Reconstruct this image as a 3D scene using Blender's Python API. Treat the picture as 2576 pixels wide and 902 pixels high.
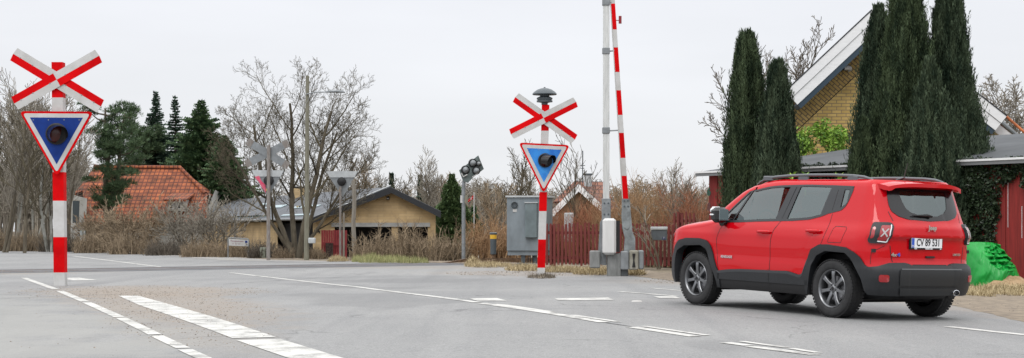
import bpy, math, random
import numpy as np
from mathutils import Vector, Matrix, Euler, noise as mnoise
for o in list(bpy.data.objects): bpy.data.objects.remove(o)
SC = bpy.context.scene
COL = SC.collection
PI = math.pi
# ------------------------------------------------------------------ camera
H = 1.08; FP = 4367.0; HU = 1288.0; HV = 575.4
cam = bpy.data.cameras.new('camera'); camo = bpy.data.objects.new('camera', cam); COL.objects.link(camo)
camo.location = (0, 0, H); camo.rotation_euler = (math.radians(90), 0, 0)
cam.sensor_width = 36; cam.lens = 36*FP/2576; cam.shift_y = (HV-451)/2576
cam.clip_start = .1; cam.clip_end = 2000
SC.camera = camo
# ------------------------------------------------------------------ sky and sun (overcast)
W = bpy.data.worlds.new('World'); SC.world = W; W.use_nodes = True
nt = W.node_tree; nt.nodes.clear()
out = nt.nodes.new('ShaderNodeOutputWorld'); add = nt.nodes.new('ShaderNodeAddShader')
bg1 = nt.nodes.new('ShaderNodeBackground'); bg2 = nt.nodes.new('ShaderNodeBackground')
sky = nt.nodes.new('ShaderNodeTexSky'); sky.sky_type = 'NISHITA'; sky.sun_disc = False
SUN_EL, SUN_AZ = 50, 200      # azimuth from +Y clockwise: behind the camera, a little to the left
sky.sun_elevation = math.radians(SUN_EL); sky.sun_rotation = math.radians(SUN_AZ)
nt.links.new(sky.outputs[0], bg1.inputs[0]); bg1.inputs[1].default_value = .05*.15
tc = nt.nodes.new('ShaderNodeTexCoord'); sep = nt.nodes.new('ShaderNodeSeparateXYZ')
nt.links.new(tc.outputs['Generated'], sep.inputs[0])
cr = nt.nodes.new('ShaderNodeValToRGB')
e = cr.color_ramp.elements
e[0].position = 0; e[0].color = (.34, .345, .355, 1)
e[1].position = 1; e[1].color = (1, 1, 1, 1)
for p, c in ((.03, (.355, .36, .372, 1)), (.14, (.362, .366, .384, 1)), (.4, (.62, .625, .64, 1))):
    q = e.new(p); q.color = c
nz = nt.nodes.new('ShaderNodeTexNoise'); nz.inputs['Scale'].default_value = 3.2; nz.inputs['Detail'].default_value = 4
mp = nt.nodes.new('ShaderNodeMapping'); mp.inputs['Scale'].default_value = (1, 1, 5)
nt.links.new(tc.outputs['Generated'], mp.inputs[0]); nt.links.new(mp.outputs[0], nz.inputs[0])
mr = nt.nodes.new('ShaderNodeMapRange'); mr.inputs[1].default_value = .3; mr.inputs[2].default_value = .7
mr.inputs[3].default_value = .935; mr.inputs[4].default_value = 1.03
nt.links.new(nz.outputs[0], mr.inputs[0])
mx = nt.nodes.new('ShaderNodeVectorMath'); mx.operation = 'SCALE'
nt.links.new(sep.outputs[2], cr.inputs[0]); nt.links.new(cr.outputs[0], mx.inputs[0]); nt.links.new(mr.outputs[0], mx.inputs['Scale'])
nt.links.new(mx.outputs[0], bg2.inputs[0]); bg2.inputs[1].default_value = 2.35
nt.links.new(bg1.outputs[0], add.inputs[0]); nt.links.new(bg2.outputs[0], add.inputs[1]); nt.links.new(add.outputs[0], out.inputs[0])
sl = bpy.data.lights.new('sun', 'SUN'); slo = bpy.data.objects.new('sun', sl); COL.objects.link(slo)
sl.energy = .9; sl.angle = math.radians(25); sl.color = (1, .97, .93)
az = math.radians(SUN_AZ); el = math.radians(SUN_EL)
sd = Vector((math.sin(az)*math.cos(el), math.cos(az)*math.cos(el), math.sin(el)))
slo.rotation_euler = sd.to_track_quat('Z', 'Y').to_euler(); slo.location = (0, 0, 60)
SC.view_settings.view_transform = 'Standard'; SC.view_settings.look = 'None'
SC.view_settings.exposure = 0; SC.view_settings.gamma = 1
SC.render.engine = 'CYCLES'

# ------------------------------------------------------------------ ground shape and photo-to-place measurements
def gz(x, y):
    dx = x-4.48; dy = y-21.3
    return (-.028*dx+.0107*dy)*math.exp(-(dx/6)**2-(dy/8)**2)
def G(u, v, dz=0):
    z = 0
    for _ in range(6):
        Y = (H-z)*FP/(v-HV); X = (u-HU)/FP*Y; z = gz(X, Y)
    return Vector((X, Y, z+dz))
def at(u, v, Y): return Vector(((u-HU)/FP*Y, Y, H-(v-HV)/FP*Y))
def XU(u, Y): return (u-HU)/FP*Y
def ZV(v, Y): return H-(v-HV)/FP*Y
def S(Y): return FP/Y

# ------------------------------------------------------------------ materials
def mat(name, col, rough=.7, metal=0, nscale=0, namt=.2, bump=0, bscale=None, coat=0, spec=.5, detail=5, col2=None, coord='Object', stretch=None):
    m = bpy.data.materials.new(name); m.use_nodes = True
    t = m.node_tree; b = t.nodes['Principled BSDF']
    b.inputs['Base Color'].default_value = (*col, 1); b.inputs['Roughness'].default_value = rough
    b.inputs['Metallic'].default_value = metal; b.inputs['Specular IOR Level'].default_value = spec
    if coat: b.inputs['Coat Weight'].default_value = coat; b.inputs['Coat Roughness'].default_value = .04
    if nscale or bump:
        c = t.nodes.new('ShaderNodeTexCoord'); mpn = t.nodes.new('ShaderNodeMapping')
        t.links.new(c.outputs[coord], mpn.inputs[0])
        if stretch: mpn.inputs['Scale'].default_value = stretch
    if nscale:
        n = t.nodes.new('ShaderNodeTexNoise'); n.inputs['Scale'].default_value = nscale; n.inputs['Detail'].default_value = detail
        n.inputs['Roughness'].default_value = .62
        t.links.new(mpn.outputs[0], n.inputs[0])
        r = t.nodes.new('ShaderNodeValToRGB')
        if col2 is None:
            a = tuple(max(0, x*(1-namt)) for x in col); d = tuple(min(1, x*(1+namt)) for x in col)
        else: a, d = col, col2
        r.color_ramp.elements[0].position = .34; r.color_ramp.elements[1].position = .66
        r.color_ramp.elements[0].color = (*a, 1); r.color_ramp.elements[1].color = (*d, 1)
        t.links.new(n.outputs[0], r.inputs[0]); t.links.new(r.outputs[0], b.inputs['Base Color'])
    if bump:
        n2 = t.nodes.new('ShaderNodeTexNoise'); n2.inputs['Scale'].default_value = bscale or nscale*4; n2.inputs['Detail'].default_value = 4
        t.links.new(mpn.outputs[0], n2.inputs[0])
        bp = t.nodes.new('ShaderNodeBump'); bp.inputs['Strength'].default_value = bump; bp.inputs['Distance'].default_value = .02
        t.links.new(n2.outputs[0], bp.inputs['Height']); t.links.new(bp.outputs[0], b.inputs['Normal'])
    return m

def leafmat(name, dark, light, rough=.6):
    """per-leaf colour variation by random island"""
    m = bpy.data.materials.new(name); m.use_nodes = True; t = m.node_tree; b = t.nodes['Principled BSDF']
    g = t.nodes.new('ShaderNodeNewGeometry'); r = t.nodes.new('ShaderNodeValToRGB')
    r.color_ramp.elements[0].color = (*dark, 1); r.color_ramp.elements[1].color = (*light, 1)
    t.links.new(g.outputs['Random Per Island'], r.inputs[0]); t.links.new(r.outputs[0], b.inputs['Base Color'])
    b.inputs['Roughness'].default_value = rough; b.inputs['Specular IOR Level'].default_value = .25
    return m

# ------------------------------------------------------------------ mesh builder
class MB:
    def __init__(s): s.v = []; s.f = []; s.m = []
    def quad(s, a, b, c, d, mi=0):
        n = len(s.v); s.v += [tuple(a), tuple(b), tuple(c), tuple(d)]; s.f.append((n, n+1, n+2, n+3)); s.m.append(mi)
    def tri(s, a, b, c, mi=0):
        n = len(s.v); s.v += [tuple(a), tuple(b), tuple(c)]; s.f.append((n, n+1, n+2)); s.m.append(mi)
    def grid(s, rows, mi=0, cu=False, cv=False):
        """rows: list of equally long lists of points"""
        n = len(s.v); R = len(rows); C = len(rows[0])
        for r in rows: s.v += [tuple(p) for p in r]
        for i in range(R if cu else R-1):
            for j in range(C if cv else C-1):
                a = n+i*C+j; b = n+i*C+(j+1) % C; c = n+((i+1) % R)*C+(j+1) % C; d = n+((i+1) % R)*C+j
                s.f.append((a, b, c, d)); s.m.append(mi)
    def box(s, x0, y0, z0, x1, y1, z1, mi=0, M=None, bev=0):
        if bev:
            b = min(bev, abs(x1-x0)/2.01, abs(y1-y0)/2.01, abs(z1-z0)/2.01)
            pts = [(x0+b, y0), (x1-b, y0), (x1, y0+b), (x1, y1-b), (x1-b, y1), (x0+b, y1), (x0, y1-b), (x0, y0+b)]
            cx, cy = (x0+x1)/2, (y0+y1)/2; fx = (abs(x1-x0)-2*b)/abs(x1-x0); fy = (abs(y1-y0)-2*b)/abs(y1-y0)
            sm = [(cx+(x-cx)*fx, cy+(y-cy)*fy) for x, y in pts]
            rings = [[(x, y, z0) for x, y in sm], [(x, y, z0+b) for x, y in pts], [(x, y, z1-b) for x, y in pts], [(x, y, z1) for x, y in sm]]
            if M: rings = [[tuple(M @ Vector(p)) for p in r] for r in rings]
            s.grid(rings, mi, cv=True)
            n = len(s.v); s.v += rings[0]; s.f.append(tuple(range(n+7, n-1, -1))); s.m.append(mi)
            n = len(s.v); s.v += rings[3]; s.f.append(tuple(range(n, n+8))); s.m.append(mi)
            return
        P = [(x0, y0, z0), (x1, y0, z0), (x1, y1, z0), (x0, y1, z0), (x0, y0, z1), (x1, y0, z1), (x1, y1, z1), (x0, y1, z1)]
        if M: P = [tuple(M @ Vector(p)) for p in P]
        n = len(s.v); s.v += P
        for f in ((3, 2, 1, 0), (4, 5, 6, 7), (0, 1, 5, 4), (1, 2, 6, 5), (2, 3, 7, 6), (3, 0, 4, 7)):
            s.f.append(tuple(n+i for i in f)); s.m.append(mi)
    def tube(s, pts, rad, k=6, mi=0, cap=True, flat=1):
        pts = [Vector(p) for p in pts]; rows = []
        if not hasattr(rad, '__len__'): rad = [rad]*len(pts)
        ref = None
        for i, p in enumerate(pts):
            d = (pts[min(i+1, len(pts)-1)]-pts[max(i-1, 0)])
            if d.length < 1e-9: d = Vector((0, 0, 1))
            d.normalize()
            if ref is None:
                ref = d.cross(Vector((0, 0, 1)) if abs(d.z) < .9 else Vector((0, 1, 0))).normalized()
            a = (ref-d*ref.dot(d))
            if a.length < 1e-6: a = d.orthogonal()
            a.normalize(); ref = a; b = d.cross(a)
            rows.append([p+(a*math.cos(2*PI*j/k)+b*math.sin(2*PI*j/k)*flat)*rad[i] for j in range(k)])
        s.grid(rows, mi, cv=True)
        if cap:
            n = len(s.v); s.v += [tuple(q) for q in rows[-1]]; s.f.append(tuple(range(n, n+k))); s.m.append(mi)
            n = len(s.v); s.v += [tuple(q) for q in rows[0]]; s.f.append(tuple(range(n+k-1, n-1, -1))); s.m.append(mi)
    def lathe(s, prof, k=24, M=None, mi=0):
        """profile (r, h) around local z"""
        M = M or Matrix()
        s.grid([[M @ Vector((r*math.cos(2*PI*j/k), r*math.sin(2*PI*j/k), h)) for j in range(k)] for r, h in prof], mi, cv=True)
    def prism(s, poly, d0, d1, f, mi=0):
        """poly 2D outline, f(a,b,d)->3D ; closed slab"""
        n = len(s.v); k = len(poly)
        s.v += [tuple(f(a, b, d0)) for a, b in poly]+[tuple(f(a, b, d1)) for a, b in poly]
        s.f.append(tuple(range(n+k-1, n-1, -1))); s.m.append(mi); s.f.append(tuple(range(n+k, n+2*k))); s.m.append(mi)
        for i in range(k):
            j = (i+1) % k; s.f.append((n+i, n+j, n+k+j, n+k+i)); s.m.append(mi)
    def mesh(s, name, mats, origin=(0, 0, 0), smooth=False, fixn=False):
        me = bpy.data.meshes.new(name)
        if not isinstance(mats, (list, tuple)): mats = [mats]
        ox, oy, oz = origin
        me.from_pydata([(x-ox, y-oy, z-oz) for x, y, z in s.v], [], s.f)
        for m in mats: me.materials.append(m)
        if len(mats) > 1: me.polygons.foreach_set('material_index', s.m)
        me.polygons.foreach_set('use_smooth', [bool(smooth)]*len(s.f))
        me.validate(); me.update()
        if fixn:
            import bmesh
            bm = bmesh.new(); bm.from_mesh(me); bmesh.ops.remove_doubles(bm, verts=bm.verts, dist=.0004)
            bmesh.ops.recalc_face_normals(bm, faces=bm.faces); bm.to_mesh(me); bm.free()
        if smooth == 'angle':
            me.set_sharp_from_angle(angle=math.radians(35))
        return me
ORG = {}
def part(name, mb, mats, parent, smooth=False, fixn=False, label=None, kind=None, local=False):
    o = bpy.data.objects.new(name, mb.mesh(name, mats, (0, 0, 0) if local else ORG[parent.name], smooth, fixn)); COL.objects.link(o)
    o.parent = parent; ORG[o.name] = (0, 0, 0) if local else ORG[parent.name]
    if label: o['label'] = label
    if kind: o['kind'] = kind
    return o
def thing(name, label, cat, loc, group=None):
    o = bpy.data.objects.new(name, None); COL.objects.link(o); o.location = loc; ORG[o.name] = tuple(loc)
    o.empty_display_size = .2
    o['label'] = label; o['category'] = cat
    if group: o['group'] = group
    return o
def single(name, mb, mats, label, cat, loc, group=None, kind=None, smooth=False, fixn=False):
    o = bpy.data.objects.new(name, mb.mesh(name, mats, loc, smooth, fixn)); COL.objects.link(o); o.location = loc; ORG[o.name] = tuple(loc)
    if label: o['label'] = label
    if cat: o['category'] = cat
    if group: o['group'] = group
    if kind: o['kind'] = kind
    return o
def struct(name, mb, mats, smooth=False):
    o = bpy.data.objects.new(name, mb.mesh(name, mats, (0, 0, 0), smooth)); COL.objects.link(o); o['kind'] = 'structure'; return o
def copy_tree(o, parent=None):
    c = o.copy(); COL.objects.link(c); c.parent = parent
    for ch in list(o.children): copy_tree(ch, c)
    return c
def text_mesh(txt, size, M, mb, thick=.002, mi=0, sx=1, bold=0):
    cu = bpy.data.curves.new('t', 'FONT'); cu.body = txt; cu.size = size; cu.align_x = 'CENTER'; cu.align_y = 'CENTER'
    cu.extrude = thick; cu.offset = bold; cu.resolution_u = 3
    ob = bpy.data.objects.new('t', cu); COL.objects.link(ob)
    dg = bpy.context.evaluated_depsgraph_get()
    me = bpy.data.meshes.new_from_object(ob.evaluated_get(dg))
    n = len(mb.v)
    for v in me.vertices: mb.v.append(tuple(M @ Vector((v.co.x*sx, v.co.y, v.co.z))))
    for p in me.polygons: mb.f.append(tuple(n+i for i in p.vertices)); mb.m.append(mi)
    bpy.data.objects.remove(ob); bpy.data.curves.remove(cu); bpy.data.meshes.remove(me)
def ip(pts, w=0):
    pts = sorted(pts); xs = [p[0] for p in pts]; ys = [p[1] for p in pts]
    if not w: return lambda x: float(np.interp(x, xs, ys))
    return lambda x: float(np.mean(np.interp([x-w, x-w*.5, x, x+w*.5, x+w], xs, ys)))
# ------------------------------------------------------------------ the red car
M_red = mat('red paint', (.50, .0015, .007), rough=.5, coat=.85, spec=.0)
M_clad = mat('dark plastic', (.011, .0125, .015), rough=.5, nscale=30, namt=.2, bump=.1, bscale=500)
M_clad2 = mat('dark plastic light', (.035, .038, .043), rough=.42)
M_black = mat('black', (.006, .006, .007), rough=.6)
M_gloss = mat('black gloss', (.008, .008, .009), rough=.18)
M_tyre = mat('tyre', (.018, .018, .019), rough=.75, nscale=20, namt=.3, bump=.2, bscale=90)
M_rim = mat('rim grey', (.2, .205, .215), rough=.3, metal=.85)
M_chrome = mat('chrome', (.75, .76, .78), rough=.14, metal=1)
M_seat = mat('seat', (.02, .02, .022), rough=.8)
M_lens = mat('red lens', (.30, .003, .008), rough=.12, coat=1)
M_white = mat('white plastic', (.72, .73, .74), rough=.3)
M_blue = mat('blue', (.02, .08, .45), rough=.4)
M_pl = mat('plate white', (.75, .76, .78), rough=.35)
M_refl = mat('mirror glass', (.5, .55, .57), rough=.05, metal=1)
def glassmat(name, tint, fac, col=(.85, .97, .97)):
    m = bpy.data.materials.new(name); m.use_nodes = True; t = m.node_tree; t.nodes.clear()
    o = t.nodes.new('ShaderNodeOutputMaterial'); mx = t.nodes.new('ShaderNodeMixShader'); tr = t.nodes.new('ShaderNodeBsdfTransparent')
    g = t.nodes.new('ShaderNodeBsdfGlossy'); g.inputs['Roughness'].default_value = .02; g.inputs['Color'].default_value = (*col, 1)
    tr.inputs['Color'].default_value = (*tint, 1)
    gg = t.nodes.new('ShaderNodeNewGeometry'); dt = t.nodes.new('ShaderNodeVectorMath'); dt.operation = 'DOT_PRODUCT'; t.links.new(gg.outputs['Normal'], dt.inputs[0]); t.links.new(gg.outputs['Incoming'], dt.inputs[1])
    ab = t.nodes.new('ShaderNodeMath'); ab.operation = 'ABSOLUTE'; t.links.new(dt.outputs['Value'], ab.inputs[0])
    ob = t.nodes.new('ShaderNodeMath'); ob.operation = 'SUBTRACT'; ob.inputs[0].default_value = 1; t.links.new(ab.outputs[0], ob.inputs[1])
    f = t.nodes.new('ShaderNodeMath'); f.operation = 'POWER'; f.inputs[1].default_value = 5; t.links.new(ob.outputs[0], f.inputs[0])
    mt = t.nodes.new('ShaderNodeMath'); mt.operation = 'MULTIPLY_ADD'; mt.inputs[1].default_value = 1.0; mt.inputs[2].default_value = fac
    t.links.new(f.outputs[0], mt.inputs[0]); t.links.new(mt.outputs[0], mx.inputs[0]); t.links.new(tr.outputs[0], mx.inputs[1]); t.links.new(g.outputs[0], mx.inputs[2]); t.links.new(mx.outputs[0], o.inputs[0])
    return m
M_glass = glassmat('car glass', (.30, .37, .37), .17)
M_glass2 = glassmat('dark car glass', (.16, .20, .20), .14)

XRC = -.45
wf = ip([(.2, .83), (.3, .865), (.5, .88), (.62, .88), (.66, .872), (.8, .88), (.95, .872), (1.05, .85), (1.13, .815), (1.3, .765), (1.5, .71), (1.58, .685), (1.62, .665), (1.645, .635), (1.66, .60)], .012)
xrf = ip([(.2, -.80), (.3, -.84), (.60, -.86), (.66, -.84), (.72, -.825), (.95, -.828), (.985, -.872), (1.10, -.86), (1.16, -.82), (1.3, -.77), (1.52, -.69), (1.6, -.65), (1.66, -.60)], .012)
xfcf = ip([(1.10, 2.12), (1.22, 2.03), (1.30, 1.95), (1.425, 1.80), (1.53, 1.66), (1.60, 1.52), (1.66, 1.35)], .01)
xff = ip([(.2, 3.12), (.35, 3.22), (.6, 3.27), (.9, 3.24), (1.0, 3.18)])
RY, NQ = .55, 2.4
def FQ(q, z, off=0, gh=False, sg=1):
    if callable(off): off = off(q, z)
    w = wf(z)+off; xr = xrf(z)-off; ry = RY
    if q < XRC:
        u = XRC-q; rx = XRC-xr
        if u <= .6:
            th = u/.6*PI/2; y = (w-ry)+ry*max(math.cos(th), 0)**(2/NQ); x = XRC-rx*math.sin(th)**(2/NQ)
        else: y = (w-ry)*(1-(u-.6)/.32); x = xr-.012*(1-(y/.33)**2)
    else:
        xfc = xfcf(z) if gh else 2.72
        if q <= xfc: x, y = q, w
        else:
            rx = (.30 if gh else xff(z)-2.72)+off; ry2 = .45 if gh else .5; n = 2.1 if gh else 2.3; u = q-xfc
            if u <= .6:
                th = u/.6*PI/2; y = (w-ry2)+ry2*max(math.cos(th), 0)**(2/n); x = xfc+rx*math.sin(th)**(2/n)
            else: y = max(0, (w-ry2)*(1-(u-.6)/.37)); x = xfc+rx
    zz = z
    if z > 1.2: zz = z-.05*min(max((x-1.0)/.5, 0), 1)**2*(z-1.2)/.45
    # a waist: the side swells above each wheel
    if z < 1.1 and -.9 < q < 3.1:
        y += .014*math.exp(-((q+.12)/.42)**2)*math.exp(-((z-.86)/.16)**2) + .016*math.exp(-((q-2.46)/.42)**2)*math.exp(-((z-.88)/.14)**2)
    return Vector((x, sg*y, zz))
QREAR = XRC-.92
def qy(y):
    if y <= .32: return XRC-.92+y
    return XRC-.6*math.acos(min(1, ((y-.32)/.55)**(NQ/2)))/(PI/2)
def cf(v): return v if callable(v) else (lambda _: v)
def patch(mb, ql, qr, zl, zu, off=0, nq=None, nz=8, gh=False, sg=1, mi=0, rim=0, zn=None):
    ql, qr, zl, zu = cf(ql), cf(qr), cf(zl), cf(zu)
    qm = (ql(.8)+qr(.8))/2
    z0, z1 = zn or (zl(qm), zu(qm))
    nq = nq or max(3, int(abs(qr((z0+z1)/2)-ql((z0+z1)/2))/.025))
    rows = []; inn = []
    for i in range(nq+1):
        t = i/nq; r = []; r2 = []
        for j in range(nz+1):
            v = j/nz; znm = z0+(z1-z0)*v; q = ql(znm)+(qr(znm)-ql(znm))*t
            z = zl(q)+(zu(q)-zl(q))*v
            r.append(FQ(q, z, off, gh, sg))
            if rim: 
                o2 = (lambda a, b: off(a, b)-rim) if callable(off) else off-rim
                r2.append(FQ(q, z, o2, gh, sg))
        rows.append(r); inn.append(r2)
    mb.grid(rows, mi)
    if rim:
        ring = [rows[i][0] for i in range(nq+1)]+[rows[nq][j] for j in range(1, nz+1)]+[rows[i][nz] for i in range(nq-1, -1, -1)]+[rows[0][j] for j in range(nz-1, 0, -1)]
        rin = [inn[i][0] for i in range(nq+1)]+[inn[nq][j] for j in range(1, nz+1)]+[inn[i][nz] for i in range(nq-1, -1, -1)]+[inn[0][j] for j in range(nz-1, 0, -1)]
        mb.grid([ring, rin], mi, cv=True)
def rr(mb, q0, q1, z0, z1, r, off, sg=1, mi=0, rim=0, slant=0, nz=5, dz=0):
    """rounded rectangle patch on the body"""
    def e(q):
        d = min(q-q0, q1-q); 
        if d >= r: return 0
        d = max(d, 0); return r-math.sqrt(max(0, r*r-(r-d)**2))
    k = lambda q: slant*(q-q0)/(q1-q0)
    patch(mb, q0, q1, lambda q: z0+e(q)+k(q), lambda q: z1-e(q)+k(q)+dz*(q-q0)/(q1-q0), off, nq=max(14, int((q1-q0)/.012)), nz=nz, sg=sg, mi=mi, rim=rim)
def ribbon(mb, pts, w, off, sg=1, mi=0, gh=False):
    """line on the body through (q,z) points"""
    P = []
    for i in range(len(pts)-1):
        n = max(2, int((abs(pts[i+1][0]-pts[i][0])+abs(pts[i+1][1]-pts[i][1]))/.03))
        for j in range(n+(i == len(pts)-2)):
            t = j/n; P.append((pts[i][0]+(pts[i+1][0]-pts[i][0])*t, pts[i][1]+(pts[i+1][1]-pts[i][1])*t))
    a, b = [], []
    for i, p in enumerate(P):
        d0 = P[max(i-1, 0)]; d1 = P[min(i+1, len(P)-1)]; dq, dz = d1[0]-d0[0], d1[1]-d0[1]; L = math.hypot(dq, dz) or 1
        nq_, nz_ = -dz/L*w/2, dq/L*w/2
        a.append(FQ(p[0]+nq_, p[1]+nz_, off, gh, sg)); b.append(FQ(p[0]-nq_, p[1]-nz_, off, gh, sg))
    mb.grid([a, b], mi)

CT = ip([(-1.42, .655), (-1.08, .655), (-1.02, .685), (-.86, .68), (-.75, .64), (-.64, .625), (-.60, .65), (-.56, .73), (-.47, .80), (-.36, .845), (-.05, .87), (.09, .865), (.24, .80), (.32, .65), (.39, .49), (.46, .485), (.65, .52), (1.55, .505), (1.79, .49), (2.0, .465), (2.07, .6), (2.15, .79), (2.23, .85), (2.38, .875), (2.67, .87), (2.77, .84), (2.85, .74), (2.90, .59), (2.93, .45), (3.1, .40), (4, .40)], .012)
CB = ip([(-1.42, .29), (-.86, .29), (-.63, .30), (-.60, .36), (-.57, .48), (-.44, .72), (-.35, .78), (-.02, .79), (.14, .73), (.23, .61), (.28, .38), (.30, .255), (.31, .25), (2.0, .25), (2.04, .36), (2.14, .55), (2.24, .74), (2.35, .785), (2.70, .77), (2.81, .69), (2.84, .48), (2.86, .27), (4, .25)], .01)
ZB = ip([(-.27, 1.56), (-.235, 1.43), (-.21, 1.36), (-.18, 1.325), (-.13, 1.29), (.07, 1.25), (.19, 1.21), (.39, 1.17), (.67, 1.15), (.97, 1.14), (1.38, 1.125), (1.67, 1.11), (2.2, 1.10)], .012)
ZT = ip([(-.27, 1.57), (.09, 1.58), (.53, 1.587), (.87, 1.58), (1.24, 1.57), (1.53, 1.555), (1.7, 1.54)], .02)
ZSH = ip([(1.9, 1.11), (2.05, 1.09), (2.3, 1.03), (2.81, .97), (3.0, .93), (3.3, .90), (4, .90)], .05)
XW = ip([(1.09, 2.07), (1.11, 2.05), (1.30, 1.87), (1.425, 1.74), (1.5375, 1.62), (1.56, 1.53)])
D1 = ip([(.40, 2.0), (.46, 2.0), (.88, 2.05), (1.0, 2.01), (1.08, 1.95), (1.13, 1.88)], .02)      # fender | front door
D2 = ip([(.25, 1.0), (.53, 1.0), (.9, 1.0), (1.01, .97), (1.14, .88)], .02)                         # front door | rear door
D3 = ip([(.48, .40), (.65, .33), (.8, .245), (.87, .10), (.93, .05), (1.06, .01), (1.25, 0)], .01)  # rear door | quarter
ORG['car'] = (0, 0, 0)
car = thing('car', 'red compact off-road car with grey alloy wheels, standing on the road before the crossing', 'car', (0, 0, 0))
YAW, PIT, ROL = .571, .0242, .0178
CX, CY = 4.479, 21.311
car.matrix_world = Matrix.Translation((CX, CY, .006)) @ Matrix.Rotation(PI/2+YAW, 4, 'Z') @ Matrix.Rotation(-PIT, 4, 'Y') @ Matrix.Rotation(ROL, 4, 'X')
def cp(name, mb, mats, parent=None, smooth='angle', label=None): return part(name, mb, mats, parent or car, smooth=smooth, local=True, label=label)
# glass outline on the tailgate
RGQ = qy(.70)
ZRL = ip([(QREAR, 1.175), (qy(.4), 1.19), (qy(.55), 1.225), (qy(.64), 1.28), (qy(.68), 1.36), (RGQ, 1.50), (RGQ+.01, 1.53)], .008)
body = MB()
for sg in (1, -1):
    patch(body, D1, 3.69, CT, ZSH, nq=90, nz=14, sg=sg, zn=(.5, 1.2))                  # fender and nose
    patch(body, qy(.60), D3, CT, ZB, nq=60, nz=16, sg=sg, zn=(.62, 1.25)) if False else None
    patch(body, -.60, D3, CT, lambda q: ZB(max(q, -.265)), nq=46, nz=18, sg=sg, zn=(.5, 1.2))
    patch(body, -.60, -.26, lambda q: ZB(max(q, -.265)), 1.60, nq=14, nz=6, sg=sg)
    patch(body, RGQ, -.60, CT, 1.60, nq=8, nz=26, sg=sg)
    patch(body, -.60, 1.5, lambda q: 1.60 if q < -.26 else ZT(q), 1.655, nq=80, nz=6, gh=True, sg=sg)
    patch(body, RGQ, -.60, 1.60, 1.655, nz=4, gh=True, sg=sg); patch(body, QREAR, RGQ, 1.60, 1.655, nz=4, nq=20, gh=True, sg=sg)
    patch(body, XW, lambda z: xfcf(z)+.13, lambda q: 0, lambda q: 0, sg=sg) if False else None
    rows = []
    for j in range(25):
        z = 1.08+(1.61-1.08)*j/24
        rows.append([FQ(XW(z)+(xfcf(z)+.13-XW(z))*i/10, z, 0, True, sg) for i in range(11)])
    body.grid(rows)
    rows = []
    for j in range(8):
        z = 1.60+(1.655-1.60)*j/7
        rows.append([FQ(1.47+(xfcf(z)+.97-1.47)*i/30, z, 0, True, sg) for i in range(31)])
    body.grid(rows)
    # roof and bonnet skins
    qs = [QREAR+(xfcf(1.655)+.97-QREAR)*i/110 for i in range(111)]
    rows = []
    for k in range(9):
        t = 1-k/8; r = []
        for q in qs:
            p = FQ(q, 1.655, 0, True, sg); r.append(Vector((.4+(p.x-.4)*t, p.y*t, p.z+.018*(1-t*t)*(1 if abs(p.x-.4) < 2 else 1))))
        rows.append(r)
    body.grid(rows)
    zc = ip([(1.85, 1.17), (2.3, 1.165), (2.55, 1.13), (2.81, 1.10), (3.04, 1.045), (3.15, 1.0), (3.3, .93)], .03)
    rows = []
    for k in range(17):
        t = math.cos(k/16*PI/2); r = []
        for i in range(61):
            q = 1.88+(3.69-1.88)*i/60; zs = ZSH(q); p = FQ(q, zs, 0, False, sg)
            x = 1.86+(p.x-1.86)*t; r.append(Vector((x, p.y*t, zs+(max(zc(x), zs)-zs)*(1-t**2.8)**(1/2.8))))
        rows.append(r)
    body.grid(rows)
cbody = cp('body', body, M_red)
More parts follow.
